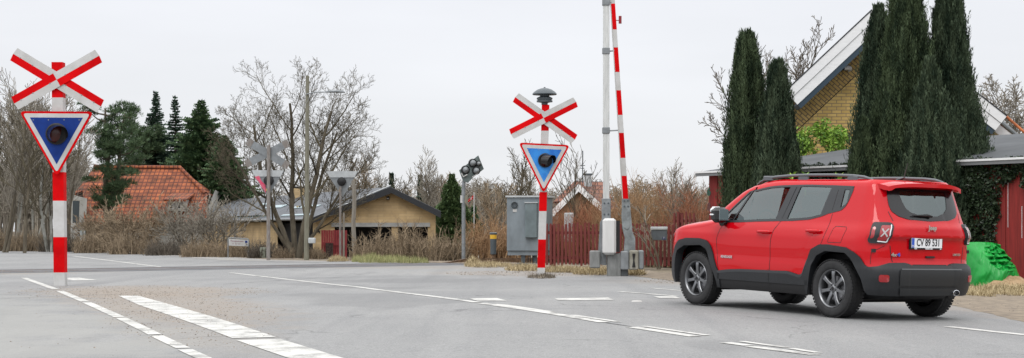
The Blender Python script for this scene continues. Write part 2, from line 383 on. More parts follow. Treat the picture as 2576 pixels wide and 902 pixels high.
# doors, two each side; handle, badge, cladding strip belong to them
for sg in (1, -1):
    d = MB(); patch(d, D2, D1, CT, ZB, nq=44, nz=18, sg=sg, zn=(.5, 1.2)); fd = cp('door', d, M_red)
    d = MB(); patch(d, D3, D2, CT, ZB, nq=44, nz=18, sg=sg, zn=(.5, 1.2)); rd = cp('door', d, M_red)
    for dr, (x0, x1, z) in ((fd, (1.0, 1.26, .992)), (rd, (.09, .37, 1.025))):
        h = MB(); pts = []
        for i in range(9):
            t = i/8; pts.append(FQ(x0+(x1-x0)*t, z, .012+.03*math.sin(PI*min(1, max(0, t)))**.35, False, sg))
        h.tube(pts, [.006, .017, .02, .02, .02, .02, .02, .017, .006], 8)
        cp('handle', h, M_red, dr, smooth=True)
    # dark strips on the seams
    s = MB(); ribbon(s, [(2.0, .47), (2.03, .7), (2.045, .88), (2.005, 1.0), (1.95, 1.075), (1.90, 1.105)], .007, .0015, sg); cp('panel_gap', s, M_black, smooth=False)
    s = MB(); ribbon(s, [(1.0, .26), (1.0, .53), (1.0, .9), (.97, 1.01), (.885, 1.13)], .009, .0015, sg); cp('panel_gap', s, M_black, smooth=False)
    s = MB(); ribbon(s, [(.085, .86), (.05, .93), (.01, 1.06), (0, 1.24)], .007, .0015, sg); cp('panel_gap', s, M_black, smooth=False)
    s = MB(); ribbon(s, [(-.035, .90), (-.09, 1.06), (-.12, 1.09), (-.30, 1.085), (-.315, 1.06), (-.26, .895), (-.04, .895)], .006, .0015, sg); cp('panel_gap', s, M_black, smooth=False)
    s = MB(); ribbon(s, [(qy(.70)+.12, .66), (qy(.70)+.10, .80), (qy(.66), .88)], .006, .0015, sg); cp('panel_gap', s, M_black, smooth=False)
    s = MB(); ribbon(s, [(qy(.57), .69), (qy(.60), .88)], .008, .0015, sg); cp('panel_gap', s, M_black, smooth=False)
    s = MB(); ribbon(s, [(qy(.62), 1.17), (qy(.68), 1.28)], .007, .0015, sg); cp('panel_gap', s, M_black, smooth=False)
    # side windows: black surround, three panes
    b = MB()
    fr = lambda q: ZB(q)-.004
    q0 = -.262
    patch(b, q0, 1.53, lambda q: ZB(q)-.012, lambda q: ZB(q)+.018, off=.005, nq=80, nz=2, gh=True, sg=sg)
    patch(b, 1.53, 2.03, lambda q: ZB(q)-.012, lambda q: ZB(q)+.018, off=.005, nq=20, nz=2, gh=True, sg=sg)
    patch(b, q0, 1.53, lambda q: ZT(q)-.022, lambda q: ZT(q)+.004, off=.004, nq=80, nz=2, gh=True, sg=sg)
    rows = []
    for j in range(20):
        z = 1.10+(1.555-1.10)*j/19; rows.append([FQ(XW(z)-.028+.034*i/2, z, .004, True, sg) for i in range(3)])
    b.grid(rows)
    def bar(x0, x1, x2, x3, off=.0045):
        """slanted pillar: bottom x0..x1, top x2..x3"""
        rows = []
        for i in range(5):
            t = i/4; r = []
            for j in range(9):
                v = j/8; xb = x0+(x1-x0)*t; xt = x2+(x3-x2)*t; x = xb+(xt-xb)*v
                r.append(FQ(x, ZB(x)+(ZT(x)-ZB(x))*v, off, True, sg))
            rows.append(r)
        b.grid(rows)
    bar(.88, 1.0, .74, .85)      # B pillar, front half
    bar(.785, .875, .665, .73)
    bar(-.02, .195, -.02, .10) if False else bar(.02, .205, -.01, .115)
    bar(-.11, .015, -.115, -.015)        # surround of the small quarter pane
    bar(1.80, 1.83, 1.60, 1.625) if False else None
    rows = []
    for j in range(14):
        v = j/13; x = 1.80+(1.565-1.80)*v; z = 1.11+(1.55-1.11)*v; rows.append([FQ(x+dx, z, .0045, True, sg) for dx in (-.014, 0, .014)])
    b.grid(rows)
    patch(b, -.262, -.20, lambda q: ZB(q), lambda q: ZT(q), off=.004, nq=10, nz=8, gh=True, sg=sg)
    patch(b, -.21, .0, lambda q: ZB(q), lambda q: min(ZT(q), max(ZB(q)+.03, 1.30+.0*q)), off=.0042, nq=14, nz=4, gh=True, sg=sg)
    patch(b, -.21, .0, lambda q: 1.53, ZT, off=.0042, nq=10, nz=2, gh=True, sg=sg)
    cp('window_frame', b, mat('window trim', (.022, .024, .027), rough=.4) if sg == 1 else bpy.data.materials['window trim'])
    g = MB()
    patch(g, .98, 1.53, ZB, ZT, off=-.004, nq=30, nz=10, gh=True, sg=sg)
    rows = []
    for j in range(16):
        z = 1.10+(1.55-1.10)*j/15; rows.append([FQ(1.52+(XW(z)-1.52)*i/10, min(z, 1.55), -.004, True, sg) for i in range(11)])
    g.grid(rows)
    cp('side_window', g, M_glass, smooth=True)
    g = MB(); patch(g, .10, .84, ZB, ZT, off=-.004, nq=34, nz=10, gh=True, sg=sg); cp('side_window', g, M_glass, smooth=True)
    g = MB(); patch(g, -.24, .04, lambda q: ZB(q), ZT, off=-.004, nq=14, nz=10, gh=True, sg=sg); cp('side_window', g, M_glass, smooth=True)
# windscreen and rear window
g = MB()
for sg in (1, -1):
    rows = []
    for j in range(17):
        z = 1.10+(1.612-1.10)*j/16; rows.append([FQ(xfcf(z)+.12+(.97-.12)*i/24, z, -.006, True, sg) for i in range(25)])
    g.grid(rows)
cp('windscreen', g, M_glass, smooth=True)
g = MB(); g2 = MB()
ZRU = lambda q: 1.56
ZRIN = ip([(QREAR, 1.235), (qy(.2), 1.24), (qy(.35), 1.27), (qy(.45), 1.33), (qy(.52), 1.45), (qy(.545), 1.53)], .008)
tg = MB()
for sg in (1, -1):
    patch(tg, QREAR, RGQ, CT, ZRL, nq=50, nz=26, sg=sg)
    patch(tg, QREAR, RGQ, 1.555, 1.60, nq=30, nz=2, sg=sg)
    patch(g, QREAR, RGQ, ZRL, ZRU, off=.002, nq=50, nz=12, sg=sg)
    qi = qy(.545)
    patch(g2, QREAR, qi, lambda q: ZRL(q)+.004, ZRIN, off=.006, nq=36, nz=2, sg=sg)
    patch(g2, qi, RGQ-.004, lambda q: ZRL(q)+.004, 1.555, off=.006, nq=20, nz=8, sg=sg)
    patch(g2, QREAR, RGQ-.004, 1.53, 1.56, off=.007, nq=40, nz=2, sg=sg)
tail = cp('tailgate', tg, M_red)
cp('rear_window', g, M_glass2, tail, smooth=True); cp('window_surround', g2, M_gloss, tail, smooth=True)
# spoiler above the rear window
sp = MB(); top, bot = [], []
for i in range(31):
    y = -.615+1.23*i/30; k = abs(y)/.615; xe = -.83+.09*k**2.5; zt_ = 1.645-.035*k**4
    x0 = -.50; col = []
    top.append([Vector((x0+(xe-x0)*t, y*(1-.02*t), zt_+.014*(1-k*k)-.035*t**2)) for t in (0, .25, .5, .75, .93, 1)])
    bot.append([Vector((x0+(xe-x0)*t, y*(1-.02*t), zt_-.03*(1 if t < .9 else .6)-.05*t**2-(.0 if k < .93 else .02))) for t in (0, .25, .5, .75, .93, 1)])
sp.grid(top); sp.grid(bot); sp.grid([[r[-1] for r in top], [r[-1] for r in bot]]); sp.grid([top[0], bot[0]]); sp.grid([top[-1], bot[-1]])
cp('spoiler', sp, M_red, tail)
wp = MB(); pts = [FQ(qy(abs(y)), 1.245-.012*(y-.1), .03, False, 1 if y >= 0 else -1) for y in (.34, .25, .15, .05)]
pts += [FQ(qy(.02), 1.235, .035, False, -1)]
wp.tube(pts, [.007, .012, .02, .024, .02], 8, flat=.7)
cp('wiper', wp, M_black, tail, smooth=True)
# tail lights
for sg in (1, -1):
    q0, q1 = qy(.615), qy(.80)+.03
    f = MB(); rr(f, q0, q1, .905, 1.155, .045, .022, sg, rim=.035, nz=6, dz=-.0)
    f2 = cp('tail_light', f, M_clad)
    l = MB(); rr(l, qy(.645), qy(.745), .935, 1.12, .02, .026, sg); cp('lens', l, M_lens, f2)
    l = MB(); rr(l, qy(.785), qy(.80)+.014, .96, 1.10, .018, .0255, sg); cp('lens', l, M_lens, f2)
    l = MB(); rr(l, qy(.635), qy(.648), .92, 1.13, .006, .0262, sg); ribbon(l, [(qy(.645), .922), (qy(.74), .93)], .012, .0262, sg); cp('trim', l, M_white, f2)
    x = MB(); qa, qb = qy(.665), qy(.73)
    ribbon(x, [(qa, .985), (qb, 1.08)], .015, .030, sg); ribbon(x, [(qa, 1.08), (qb, .985)], .015, .0303, sg)
    cp('lamp_cross', x, mat('lamp cross', (.40, .38, .38), rough=.3) if 'lamp cross' not in bpy.data.materials else bpy.data.materials['lamp cross'], f2)
# bumpers, cladding
def coff(q, z):
    o = .02
    if q < -.6: o += .018*min(1, (-.6-q)/.15)*math.exp(-((z-.52)/.14)**2)-.02*max(0, (.36-z)/.1)
    return o
cl = MB()
for sg in (1, -1): patch(cl, QREAR, -.60, CB, CT, off=coff, nq=70, nz=14, sg=sg, rim=.04)
rb = cp('rear_bumper', cl, M_clad)
for sg in (1, -1):
    c = MB(); patch(c, -.62, .34, CB, CT, off=.021, nq=110, nz=5, sg=sg, rim=.10); cp('wheel_arch', c, M_clad)
    c = MB(); patch(c, 1.96, 3.69, CB, CT, off=.021, nq=170, nz=5, sg=sg, rim=.10); cp('wheel_arch', c, M_clad)
    c = MB(); patch(c, .30, 2.0, .36, CT, off=.021, nq=60, nz=4, sg=sg, rim=.04); cp('door_cladding', c, M_clad)
    c = MB(); patch(c, .30, 2.0, lambda q: CT(q)-.035, lambda q: CT(q)-.002, off=lambda q, z: .023, nq=60, nz=2, sg=sg)  # flat strip; light on the upward chamfer is put into its paler colour
    cp('door_cladding', c, M_clad2, label='chamfer along the top of the door cladding, coloured paler as if lit from above')
    c = MB(); patch(c, .28, 2.04, .245, .365, off=.008, nq=40, nz=3, sg=sg, rim=.06); ribbon(c, [(1.0, .30), (1.0, .53)], .01, .023, sg); cp('sill', c, M_black)
c = MB()
for sg, a in ((1, .47), (-1, .40)):
    patch(c, QREAR, qy(a), .415, .60, off=lambda q, z: coff(q, z)+.010, nq=40, nz=5, sg=sg, rim=.02)
    patch(c, QREAR, qy(a), .30, .385, off=lambda q, z: coff(q, z)+.014, nq=40, nz=4, sg=sg, rim=.03)
cp('bumper_panel', c, mat('bumper panel', (.015, .017, .019), rough=.45), rb)
c = MB()
for sg in (1, -1): patch(c, QREAR, QREAR+.28, .625, .665, off=.001, nq=20, nz=2, sg=sg)
cp('bumper_recess', c, M_black, rb)
c = MB()
for sg in (1, -1): patch(c, QREAR, qy(.45), .603, .618, off=lambda q, z: coff(q, z)+.008, nq=30, nz=2, sg=sg)
cp('bumper_edge', c, mat('bumper edge', (.07, .075, .08), rough=.35), rb)
for sg in (1, -1):
    c = MB(); rr(c, qy(.72), qy(.62)-.0, .465, .545, .02, lambda q, z: coff(q, z)+.006, sg, rim=.02) if False else rr(c, min(qy(.72), qy(.61)), max(qy(.72), qy(.61)), .455, .54, .02, lambda q, z: coff(q, z)+.008, sg, rim=.02)
    cp('reflector', c, M_lens, rb)
ex = MB(); Mx = Matrix.Translation((-.83, -.42, .33)) @ Matrix.Rotation(-PI/2, 4, 'Y')
ex.lathe([(.03, -.1), (.034, 0), (.036, .06), (.031, .062), (.029, .0)], 20, Mx @ Matrix.Diagonal((1, 1.5, 1, 1)))
cp('exhaust', ex, M_chrome)
# plate and lettering
def onrear(y, z, off):
    p = FQ(qy(abs(y)), z, off, False, 1 if y >= 0 else -1); return p
pl = MB(); xb = -.852
RM = Matrix(((0, 0, -1, 0), (-1, 0, 0, 0), (0, 1, 0, 0), (0, 0, 0, 1)))       # text x -> -y, text y -> z, out -> -x
PY, PZ = .075, .915
Mp = Matrix.Translation((xb, PY, PZ)) @ RM
pl.box(-.268, -.072, -.02, .268, .068, .008, M=Mp, bev=.004)
plate = cp('plate_holder', pl, M_black, tail)
pl = MB(); pl.box(-.252, -.052, .006, .252, .062, .013, 0, M=Mp); pl.box(-.250, -.05, .0131, -.208, .06, .0145, 1, M=Mp)
text_mesh('CV 89 531', .118, Mp @ Matrix.Translation((.022, .006, .0145)), pl, .001, 2, sx=.76, bold=.002)
text_mesh('DK', .03, Mp @ Matrix.Translation((-.229, -.032, .0155)), pl, .0005, 0)
pl.box(-.2, -.068, .006, -.16, -.058, .010, 0, M=Mp); pl.box(-.02, -.068, .006, .05, -.056, .010, 0, M=Mp); pl.box(.06, -.068, .006, .10, -.056, .010, 0, M=Mp); pl.box(.22, -.068, .006, .245, -.058, .010, 0, M=Mp)
cp('number_plate', pl, [M_pl, M_blue, M_black], tail, smooth=False)
bd = MB()
text_mesh('Jeep', .078, Matrix.Translation((-.895, .02, 1.10)) @ RM, bd, .004, sx=1.0, bold=.003); cp('badge', bd, M_chrome, tail, smooth=False)
bd = MB()
pR = onrear(.52, .775, 0); nR = (onrear(.50, .775, 0)-onrear(.54, .775, 0)).normalized()
RM2 = Matrix(((nR.x, 0, nR.y, 0), (nR.y, 0, -nR.x, 0), (0, 1, 0, 0), (0, 0, 0, 1)))
Mb = Matrix.Translation(pR+Vector((-.012, .006, 0))) @ RM2
text_mesh('4x', .058, Mb @ Matrix.Translation((-.032, 0, 0)), bd, .004, 0, sx=1.3, bold=.002); text_mesh('4', .058, Mb @ Matrix.Translation((.035, 0, 0)), bd, .004, 1, sx=1.6, bold=.002)
cp('badge', bd, [M_chrome, M_blue], tail, smooth=False)
bd = MB(); pR = onrear(-.45, .785, 0); nR = (onrear(-.48, .785, 0)-onrear(-.42, .785, 0)).normalized()
RM3 = Matrix(((nR.x, 0, nR.y, 0), (nR.y, 0, -nR.x, 0), (0, 1, 0, 0), (0, 0, 0, 1)))
text_mesh('LIMITED', .036, Matrix.Translation(pR+Vector((-.012, -.002, 0))) @ RM3, bd, .003, sx=1.1, bold=.001); cp('badge', bd, M_chrome, tail, smooth=False)
hd = MB()
hd.box(-.075, .745, 0, 0, 0, 0) if False else None
hd.box(-.858, -.07, .745, -.83, .07, .765); cp('tailgate_handle', hd, M_black, tail)
for sg in (1, -1):
    bd = MB(); Ms = Matrix.Translation((1.83, sg*.886, .65)) @ (Matrix(((-1, 0, 0, 0), (0, 0, 1, 0), (0, 1, 0, 0), (0, 0, 0, 1))) if sg == 1 else Matrix(((1, 0, 0, 0), (0, 0, -1, 0), (0, 1, 0, 0), (0, 0, 0, 1))))
    text_mesh('RENEGADE', .045, Ms, bd, .003, sx=1.0, bold=.001); cp('badge', bd, M_chrome, smooth=False)
# roof rails and aerial
for sg in (1, -1):
    r = MB(); pts = [(1.60, 1.585), (1.53, 1.625), (1.42, 1.662), (1.25, 1.685), (.97, 1.702), (.6, 1.71), (.2, 1.71), (-.15, 1.70), (-.33, 1.685), (-.44, 1.66), (-.50, 1.635)]
    yv = ip([(-.6, .585), (-.4, .60), (.4, .61), (1.3, .61), (1.65, .60)])
    r.tube([(x, sg*yv(x), z) for x, z in pts], [.008, .014, .017, .018, .018, .018, .018, .018, .018, .016, .008], 8)
    for x in (1.38, .72, -.15): r.box(x-.09, sg*.61-.014, 1.635, x+.09, sg*.61+.014, 1.70, bev=.01)
    cp('roof_rail', r, mat('rail grey', (.12, .125, .135), rough=.38, metal=.4) if sg == 1 else bpy.data.materials['rail grey'])
an = MB(); an.tube([(-.28, 0, 1.665), (-.36, 0, 1.685), (-.40, 0, 1.70)], [.035, .022, .01], 8, flat=.6); an.tube([(-.38, 0, 1.69), (-.44, 0, 1.87)], [.006, .003], 5)
cp('aerial', an, M_clad2)
# mirrors
for sg in (1, -1):
    m = MB(); m.box(1.83, sg*.84 if sg == 1 else -1.06, 1.085, 2.0, 1.06 if sg == 1 else -.84, 1.285, bev=.045); m.tube([(1.93, sg*.83, 1.09), (1.91, sg*.92, 1.08)], .04, 8)
    mo = cp('wing_mirror', m, M_gloss)
    c = MB(); c.box(1.93, min(sg*.87, sg*1.065), 1.19, 2.006, max(sg*.87, sg*1.065), 1.292, bev=.04); c.box(1.9, min(sg*1.0, sg*1.068), 1.175, 1.985, max(sg*1.0, sg*1.068), 1.20, mi=1, bev=.01); cp('mirror_cap', c, [M_white, M_white], mo)
    c = MB(); c.box(1.826, min(sg*.875, sg*1.025), 1.115, 1.83, max(sg*.875, sg*1.025), 1.26); cp('mirror_glass', c, M_refl, mo)
# lamps and grille at the nose
for sg in (1, -1):
    l = MB(); rr(l, 2.98, 3.20, .80, .93, .05, .008, sg); cp('headlight', l, M_white)
gr = MB()
for k in range(7):
    y = -.36+.12*k; gr.box(3.235, y-.035, .70, 3.262, y+.035, .88, bev=.012)
cp('grille', gr, M_black)
# wheels
def wheel(x, sg):
    yc = sg*.765; Mw = Matrix.Translation((x, yc, .345)) @ Matrix.Rotation(-sg*PI/2, 4, 'X')      # local z points outward
    t = MB(); 
    t.lathe([(.225, -.095), (.25, -.11), (.30, -.112), (.328, -.10), (.342, -.08), (.345, -.05), (.345, .05), (.342, .08), (.330, .10), (.318, .108), (.30, .112), (.27, .112), (.245, .108), (.232, .098), (.224, .09)], 72, Mw)
    for g_ in (-.045, 0, .045): t.lathe([(.346, g_-.005), (.3462, g_), (.346, g_+.005)], 60, Mw, mi=1)
    for k in range(52):
        a = 2*PI*k/52
        for s2 in (-1, 1):
            M2 = Mw @ Matrix.Rotation(a+(.06 if s2 > 0 else 0), 4, 'Z') @ Matrix.Translation((.340, 0, s2*.078)) @ Matrix.Rotation(s2*.3, 4, 'Y')
            t.box(-.006, -.0135, -.024, .006, .0135, .024, M=M2)
            M2 = Mw @ Matrix.Rotation(a+(.06 if s2 > 0 else 0), 4, 'Z') @ Matrix.Translation((.345, 0, s2*.028)) @ Matrix.Rotation(s2*.4, 4, 'X')
            t.box(-.003, -.015, -.018, .0025, .015, .018, M=M2)
    w = bpy.data.objects.new('wheel', None); COL.objects.link(w); w.parent = car; ORG[w.name] = (0, 0, 0)
    part('tyre', t, [M_tyre, M_black], w, smooth='angle', local=True)
    r = MB(); r.lathe([(.215, -.09), (.205, -.02), (.205, .03), (.212, .075), (.226, .092), (.230, .100), (.226, .104), (.218, .098), (.210, .085), (.200, .04)], 56, Mw)
    for k in range(7):
        a = 2*PI*k/7+.22
        Ms = Mw @ Matrix.Rotation(a, 4, 'Z')
        prof = [(.035, .030, .072), (.07, .024, .080), (.11, .0205, .086), (.16, .023, .09), (.20, .029, .088), (.216, .034, .08)]
        up = [[Ms @ Vector((rr_, -w_, h-.008)), Ms @ Vector((rr_, -w_*.75, h)), Ms @ Vector((rr_, w_*.75, h)), Ms @ Vector((rr_, w_, h-.008)), Ms @ Vector((rr_, w_*.9, h-.04)), Ms @ Vector((rr_, -w_*.9, h-.04))] for rr_, w_, h in prof]
        r.grid(up, cv=True)
    r.lathe([(.0, .084), (.025, .084), (.031, .078), (.06, .072), (.062, .03)], 24, Mw)
    part('rim', r, M_rim, w, smooth='angle', local=True)
    d = MB(); d.lathe([(0, .0), (.205, .0), (.206, -.09)], 32, Mw); part('wheel_back', d, M_black, w, smooth='angle', local=True)
    d = MB(); d.lathe([(.05, .018), (.15, .018), (.152, .01)], 40, Mw)
    d.box(.06, -.05, .005, .16, .05, .045, M=Mw @ Matrix.Rotation(2.6, 4, 'Z'), bev=.01)
    part('brake_disc', d, mat('disc', (.25, .25, .26), rough=.35, metal=.8) if 'disc' not in bpy.data.materials else bpy.data.materials['disc'], w, smooth='angle', local=True)
    d = MB()
    for k in range(5):
        a = 2*PI*k/5+.3; d.lathe([(.0, .080), (.011, .078), (.012, .06)], 8, Mw @ Matrix.Rotation(a, 4, 'Z') @ Matrix.Translation((.049, 0, 0)))
    d.lathe([(0, .0875), (.02, .0872), (.022, .084)], 16, Mw)
    part('wheel_bolts', d, M_black, w, smooth=False, local=True)
for x in (-.11, 2.47):
    for sg in (1, -1): wheel(x, sg)
# underbody and cabin
u = MB(); u.box(-.66, -.60, .24, 3.08, .60, .80, bev=.05); u.box(.35, -.82, .24, 1.95, .82, .5); u.box(-.74, -.62, .26, -.4, .3, .5, bev=.03)
u.tube([(-.2, -.3, .24), (-.75, -.45, .30)], .04, 8); u.box(-.35, -.62, .19, .12, .62, .26, bev=.03); u.box(2.3, -.62, .2, 2.6, .62, .27, bev=.03)
cp('underbody', u, M_black)
u = MB(); u.box(-.72, -.80, .80, 1.95, .80, .84); u.box(1.75, -.72, .84, 2.3, .72, 1.10, bev=.05)
cp('cabin_floor', u, M_seat)
for x, ys in ((1.05, (.36, -.36)), (.12, (.42, 0, -.42))):
    for y in ys:
        s = MB()
        rows = [[Vector((x-.06-(z-.84)*.22+.06*math.cos(a)*k, y+.235*k*math.sin(a)*(1 if z < 1.2 else .95), z)) for a in [2*PI*i/16 for i in range(16)]] for z, k in ((.84, 1), (1.0, 1.02), (1.18, 1), (1.24, .8), (1.265, .3))]
        s.grid(rows, cv=True)
        rows = [[Vector((x-.19+.055*math.cos(a)*k-(z-1.3)*.1, y+.135*k*math.sin(a), z)) for a in [2*PI*i/16 for i in range(16)]] for z, k in ((1.27, .3), (1.285, .85), (1.33, 1), (1.40, 1), (1.455, .8), (1.475, .3))]
        s.grid(rows, cv=True); s.box(x-.05, y-.24, .84, x+.45, y+.24, .96, bev=.05)
        cp('seat', s, M_seat, smooth=True)
s = MB(); s.lathe([(.18+.015*math.cos(a), .015*math.sin(a)) for a in [2*PI*i/8 for i in range(9)]], 28, Matrix.Translation((1.62, .36, 1.10)) @ Matrix.Rotation(-1.15, 4, 'Y'))
s.tube([(1.62, .36, 1.10), (1.85, .36, 1.0)], .03, 8); s.box(1.60, .2, 1.085, 1.63, .52, 1.11)
cp('steering_wheel', s, M_seat, smooth=True)

u = MB()
for sg in (1, -1):
    patch(u, -.58, 2.03, .84, lambda q: ZB(max(q, -.27))-.03, off=-.03, nq=60, nz=4, sg=sg)
    patch(u, -.58, 1.45, lambda q: 1.50 if q < -.26 else ZT(q)+.012, 1.64, off=-.03, nq=60, nz=4, gh=True, sg=sg)
    patch(u, RGQ+.03, -.29, lambda q: .84, 1.64, off=-.035, nq=12, nz=14, gh=True, sg=sg)
    rows = []
    for k in range(4):
        t = 1-k/3; rows.append([Vector((.4+(p.x-.4)*t, p.y*t, 1.632)) for p in [FQ(q, 1.62, -.03, True, sg) for q in [-.58+2.0*i/30 for i in range(31)]]])
    u.grid(rows)
    u.grid([[FQ(1.40+(xfcf(z)+.97-1.40)*i/24, z, -.03, True, sg) for i in range(25)] for z in (1.598, 1.62, 1.64)])
    u.grid([[FQ(XW(z)+(xfcf(z)+.16-XW(z))*i/8, z, -.025, True, sg) for i in range(9)] for z in [1.05+.57*j/20 for j in range(21)]])
    rows = []
    for i in range(3):
        t = i/2; rows.append([FQ((.79+(.99-.79)*t)+((.67+(.84-.67)*t)-(.79+(.99-.79)*t))*j/6, .84+(1.60-.84)*j/6 if 1 else 0, -.03, True, sg) for j in range(7)])
    u.grid(rows)
patch(u, QREAR, qy(.66), .84, 1.16, off=-.03, nq=20, nz=4); patch(u, QREAR, qy(.66), .84, 1.16, off=-.03, nq=20, nz=4, sg=-1)
cp('cabin_lining', u, M_seat)
# ------------------------------------------------------------------ ground, road, kerb, markings
def roadmat():
    m = bpy.data.materials.new('asphalt'); m.use_nodes = True; t = m.node_tree; b = t.nodes['Principled BSDF']; L = t.links.new
    g = t.nodes.new('ShaderNodeNewGeometry')
    def noise(sc, det=4, mapping=None, rough=.6):
        n = t.nodes.new('ShaderNodeTexNoise'); n.inputs['Scale'].default_value = sc; n.inputs['Detail'].default_value = det; n.inputs['Roughness'].default_value = rough
        mm = t.nodes.new('ShaderNodeMapping')
        if mapping: mm.inputs['Scale'].default_value = mapping[0]; mm.inputs['Rotation'].default_value = (0, 0, mapping[1])
        L(g.outputs['Position'], mm.inputs[0]); L(mm.outputs[0], n.inputs[0]); return n.outputs[0]
    def mrange(x, a, b_, c, d):
        r = t.nodes.new('ShaderNodeMapRange'); r.inputs[1].default_value = a; r.inputs[2].default_value = b_; r.inputs[3].default_value = c; r.inputs[4].default_value = d
        r.interpolation_type = 'SMOOTHSTEP'; L(x, r.inputs[0]); return r.outputs[0]
    def mul(a, b_):
        r = t.nodes.new('ShaderNodeMath'); r.operation = 'MULTIPLY'
        for i, x in enumerate((a, b_)):
            if isinstance(x, (int, float)): r.inputs[i].default_value = x
            else: L(x, r.inputs[i])
        return r.outputs[0]
    def mix(f, a, b_):
        r = t.nodes.new('ShaderNodeMix'); r.data_type = 'RGBA'
        L(f, r.inputs[0]) if not isinstance(f, float) else setattr(r.inputs[0], 'default_value', f)
        for i, x in ((6, a), (7, b_)):
            if isinstance(x, tuple): r.inputs[i].default_value = (*x, 1)
            else: L(x, r.inputs[i])
        return r.outputs[2]
    def blob(cx, cy, rx, ry, rot=0, soft=.5, nsc=1.5):
        """irregular worn or dirty patch of the surface itself"""
        mm = t.nodes.new('ShaderNodeMapping'); mm.vector_type = 'TEXTURE'
        mm.inputs['Location'].default_value = (cx, cy, 0); mm.inputs['Rotation'].default_value = (0, 0, rot); mm.inputs['Scale'].default_value = (rx, ry, 1e6)
        L(g.outputs['Position'], mm.inputs[0])
        ln = t.nodes.new('ShaderNodeVectorMath'); ln.operation = 'LENGTH'; L(mm.outputs[0], ln.inputs[0])
        ad = t.nodes.new('ShaderNodeMath'); ad.operation = 'MULTIPLY_ADD'; L(noise(nsc, 6), ad.inputs[0]); ad.inputs[1].default_value = 1.3; L(ln.outputs['Value'], ad.inputs[2])
        return mrange(ad.outputs[0], 1.65-soft, 1.65+soft*.4, 1, 0)
    base = mix(mrange(noise(.16, 4), .35, .65, 0, 1), (.172, .174, .176), (.232, .232, .229))
    base = mix(mul(mrange(noise(.5, 5, ((2.2, .12, 1), .37)), .48, .7, 0, 1), .35), base, (.30, .30, .295))
    base = mix(mul(mrange(noise(2.5, 6, ((1, .3, 1), .37)), .5, .68, 0, 1), .4), base, (.15, .152, .157))
    base = mix(mul(mrange(noise(.35, 4, ((3.5, .06, 1), .345)), .52, .66, 0, 1), .5), base, (.145, .147, .152))
    base = mix(mul(mrange(noise(26, 4), .45, .68, 0, 1), .62), base, (.12, .121, .123))
    base = mix(mul(mrange(noise(11, 5), .56, .72, 0, 1), .35), base, (.31, .305, .295))
    # fine aggregate
    base = mix(mul(mrange(noise(70, 3), .42, .62, 0, 1), .55), base, (.34, .34, .335))
    base = mix(mul(mrange(noise(140, 2), .58, .72, 0, 1), .45), base, (.10, .10, .10))
    vo = t.nodes.new('ShaderNodeTexVoronoi'); vo.feature = 'DISTANCE_TO_EDGE'; vo.inputs['Scale'].default_value = .22
    wm = t.nodes.new('ShaderNodeVectorMath'); wm.operation = 'MULTIPLY_ADD'; nn_ = t.nodes.new('ShaderNodeTexNoise'); nn_.inputs['Scale'].default_value = 1.2; nn_.inputs['Detail'].default_value = 6; L(g.outputs['Position'], nn_.inputs[0])
    L(nn_.outputs['Color'], wm.inputs[0]); wm.inputs[1].default_value = (1.6, 1.6, 0); L(g.outputs['Position'], wm.inputs[2]); L(wm.outputs[0], vo.inputs['Vector'])
    crk = mul(mrange(vo.outputs['Distance'], .0, .006, 1, 0), mrange(noise(.3, 3), .45, .6, 0, 1)); base = mix(mul(crk, .7), base, (.06, .06, .062))
    base = mix(mul(mrange(noise(.22, 2, ((1, .5, 1), .3)), .56, .60, 0, 1), .35), base, (.125, .127, .13))
    # paler footway on the near left
    fw = blob(-8.2, 15, 5.2, 15, .22, .2, .8); base = mix(mul(fw, .55), base, (.28, .278, .262))
    # gravel dirt spread round the left post and along the lane line
    for cx, cy, rx, ry, rot, k in ((-6.3, 29.6, 1.9, 3.4, .30, .95), (-4.9, 24.5, 1.3, 6.5, .33, .8), (-3.6, 19, .8, 5, .3, .3), (.8, 42, 3.0, 3.2, .6, .6), (-3.0, 48.5, 6, 2.4, -.35, .45), (4.1, 34.5, 2.2, 3, .3, .5), (6.9, 24.5, 1.6, 5, .2, .6), (-14, 42.5, 5, 3, .6, .6)):
        bl = blob(cx, cy, rx, ry, rot, .5, 1.6); bl = mul(bl, mrange(noise(7, 5), .25, .6, .35, 1))
        base = mix(mul(bl, k), base, (.25, .215, .18))
    # darker tar bands where the rails cross
    bd = blob(-7.0, 47.5, 10.5, 1.3, .728, .3, .7); base = mix(mul(bd, .42), base, (.13, .135, .15))
    bd = blob(-3.0, 38.5, 4.2, .9, .5, .3, .7); base = mix(mul(bd, .28), base, (.14, .145, .15))
    L(base, b.inputs['Base Color']); b.inputs['Roughness'].default_value = .82; b.inputs['Specular IOR Level'].default_value = .3
    bp = t.nodes.new('ShaderNodeBump'); bp.inputs['Strength'].default_value = .35; bp.inputs['Distance'].default_value = .006
    L(noise(110, 2), bp.inputs['Height']); L(bp.outputs[0], b.inputs['Normal'])
    return m
M_road = roadmat()
M_earth = mat('earth', (.10, .085, .06), rough=.95, nscale=1.2, col2=(.2, .165, .115), bump=.6, bscale=14)
M_verge = mat('verge dirt', (.13, .105, .08), rough=.95, nscale=5, col2=(.27, .22, .16), bump=.7, bscale=40, detail=8)
M_paint = None
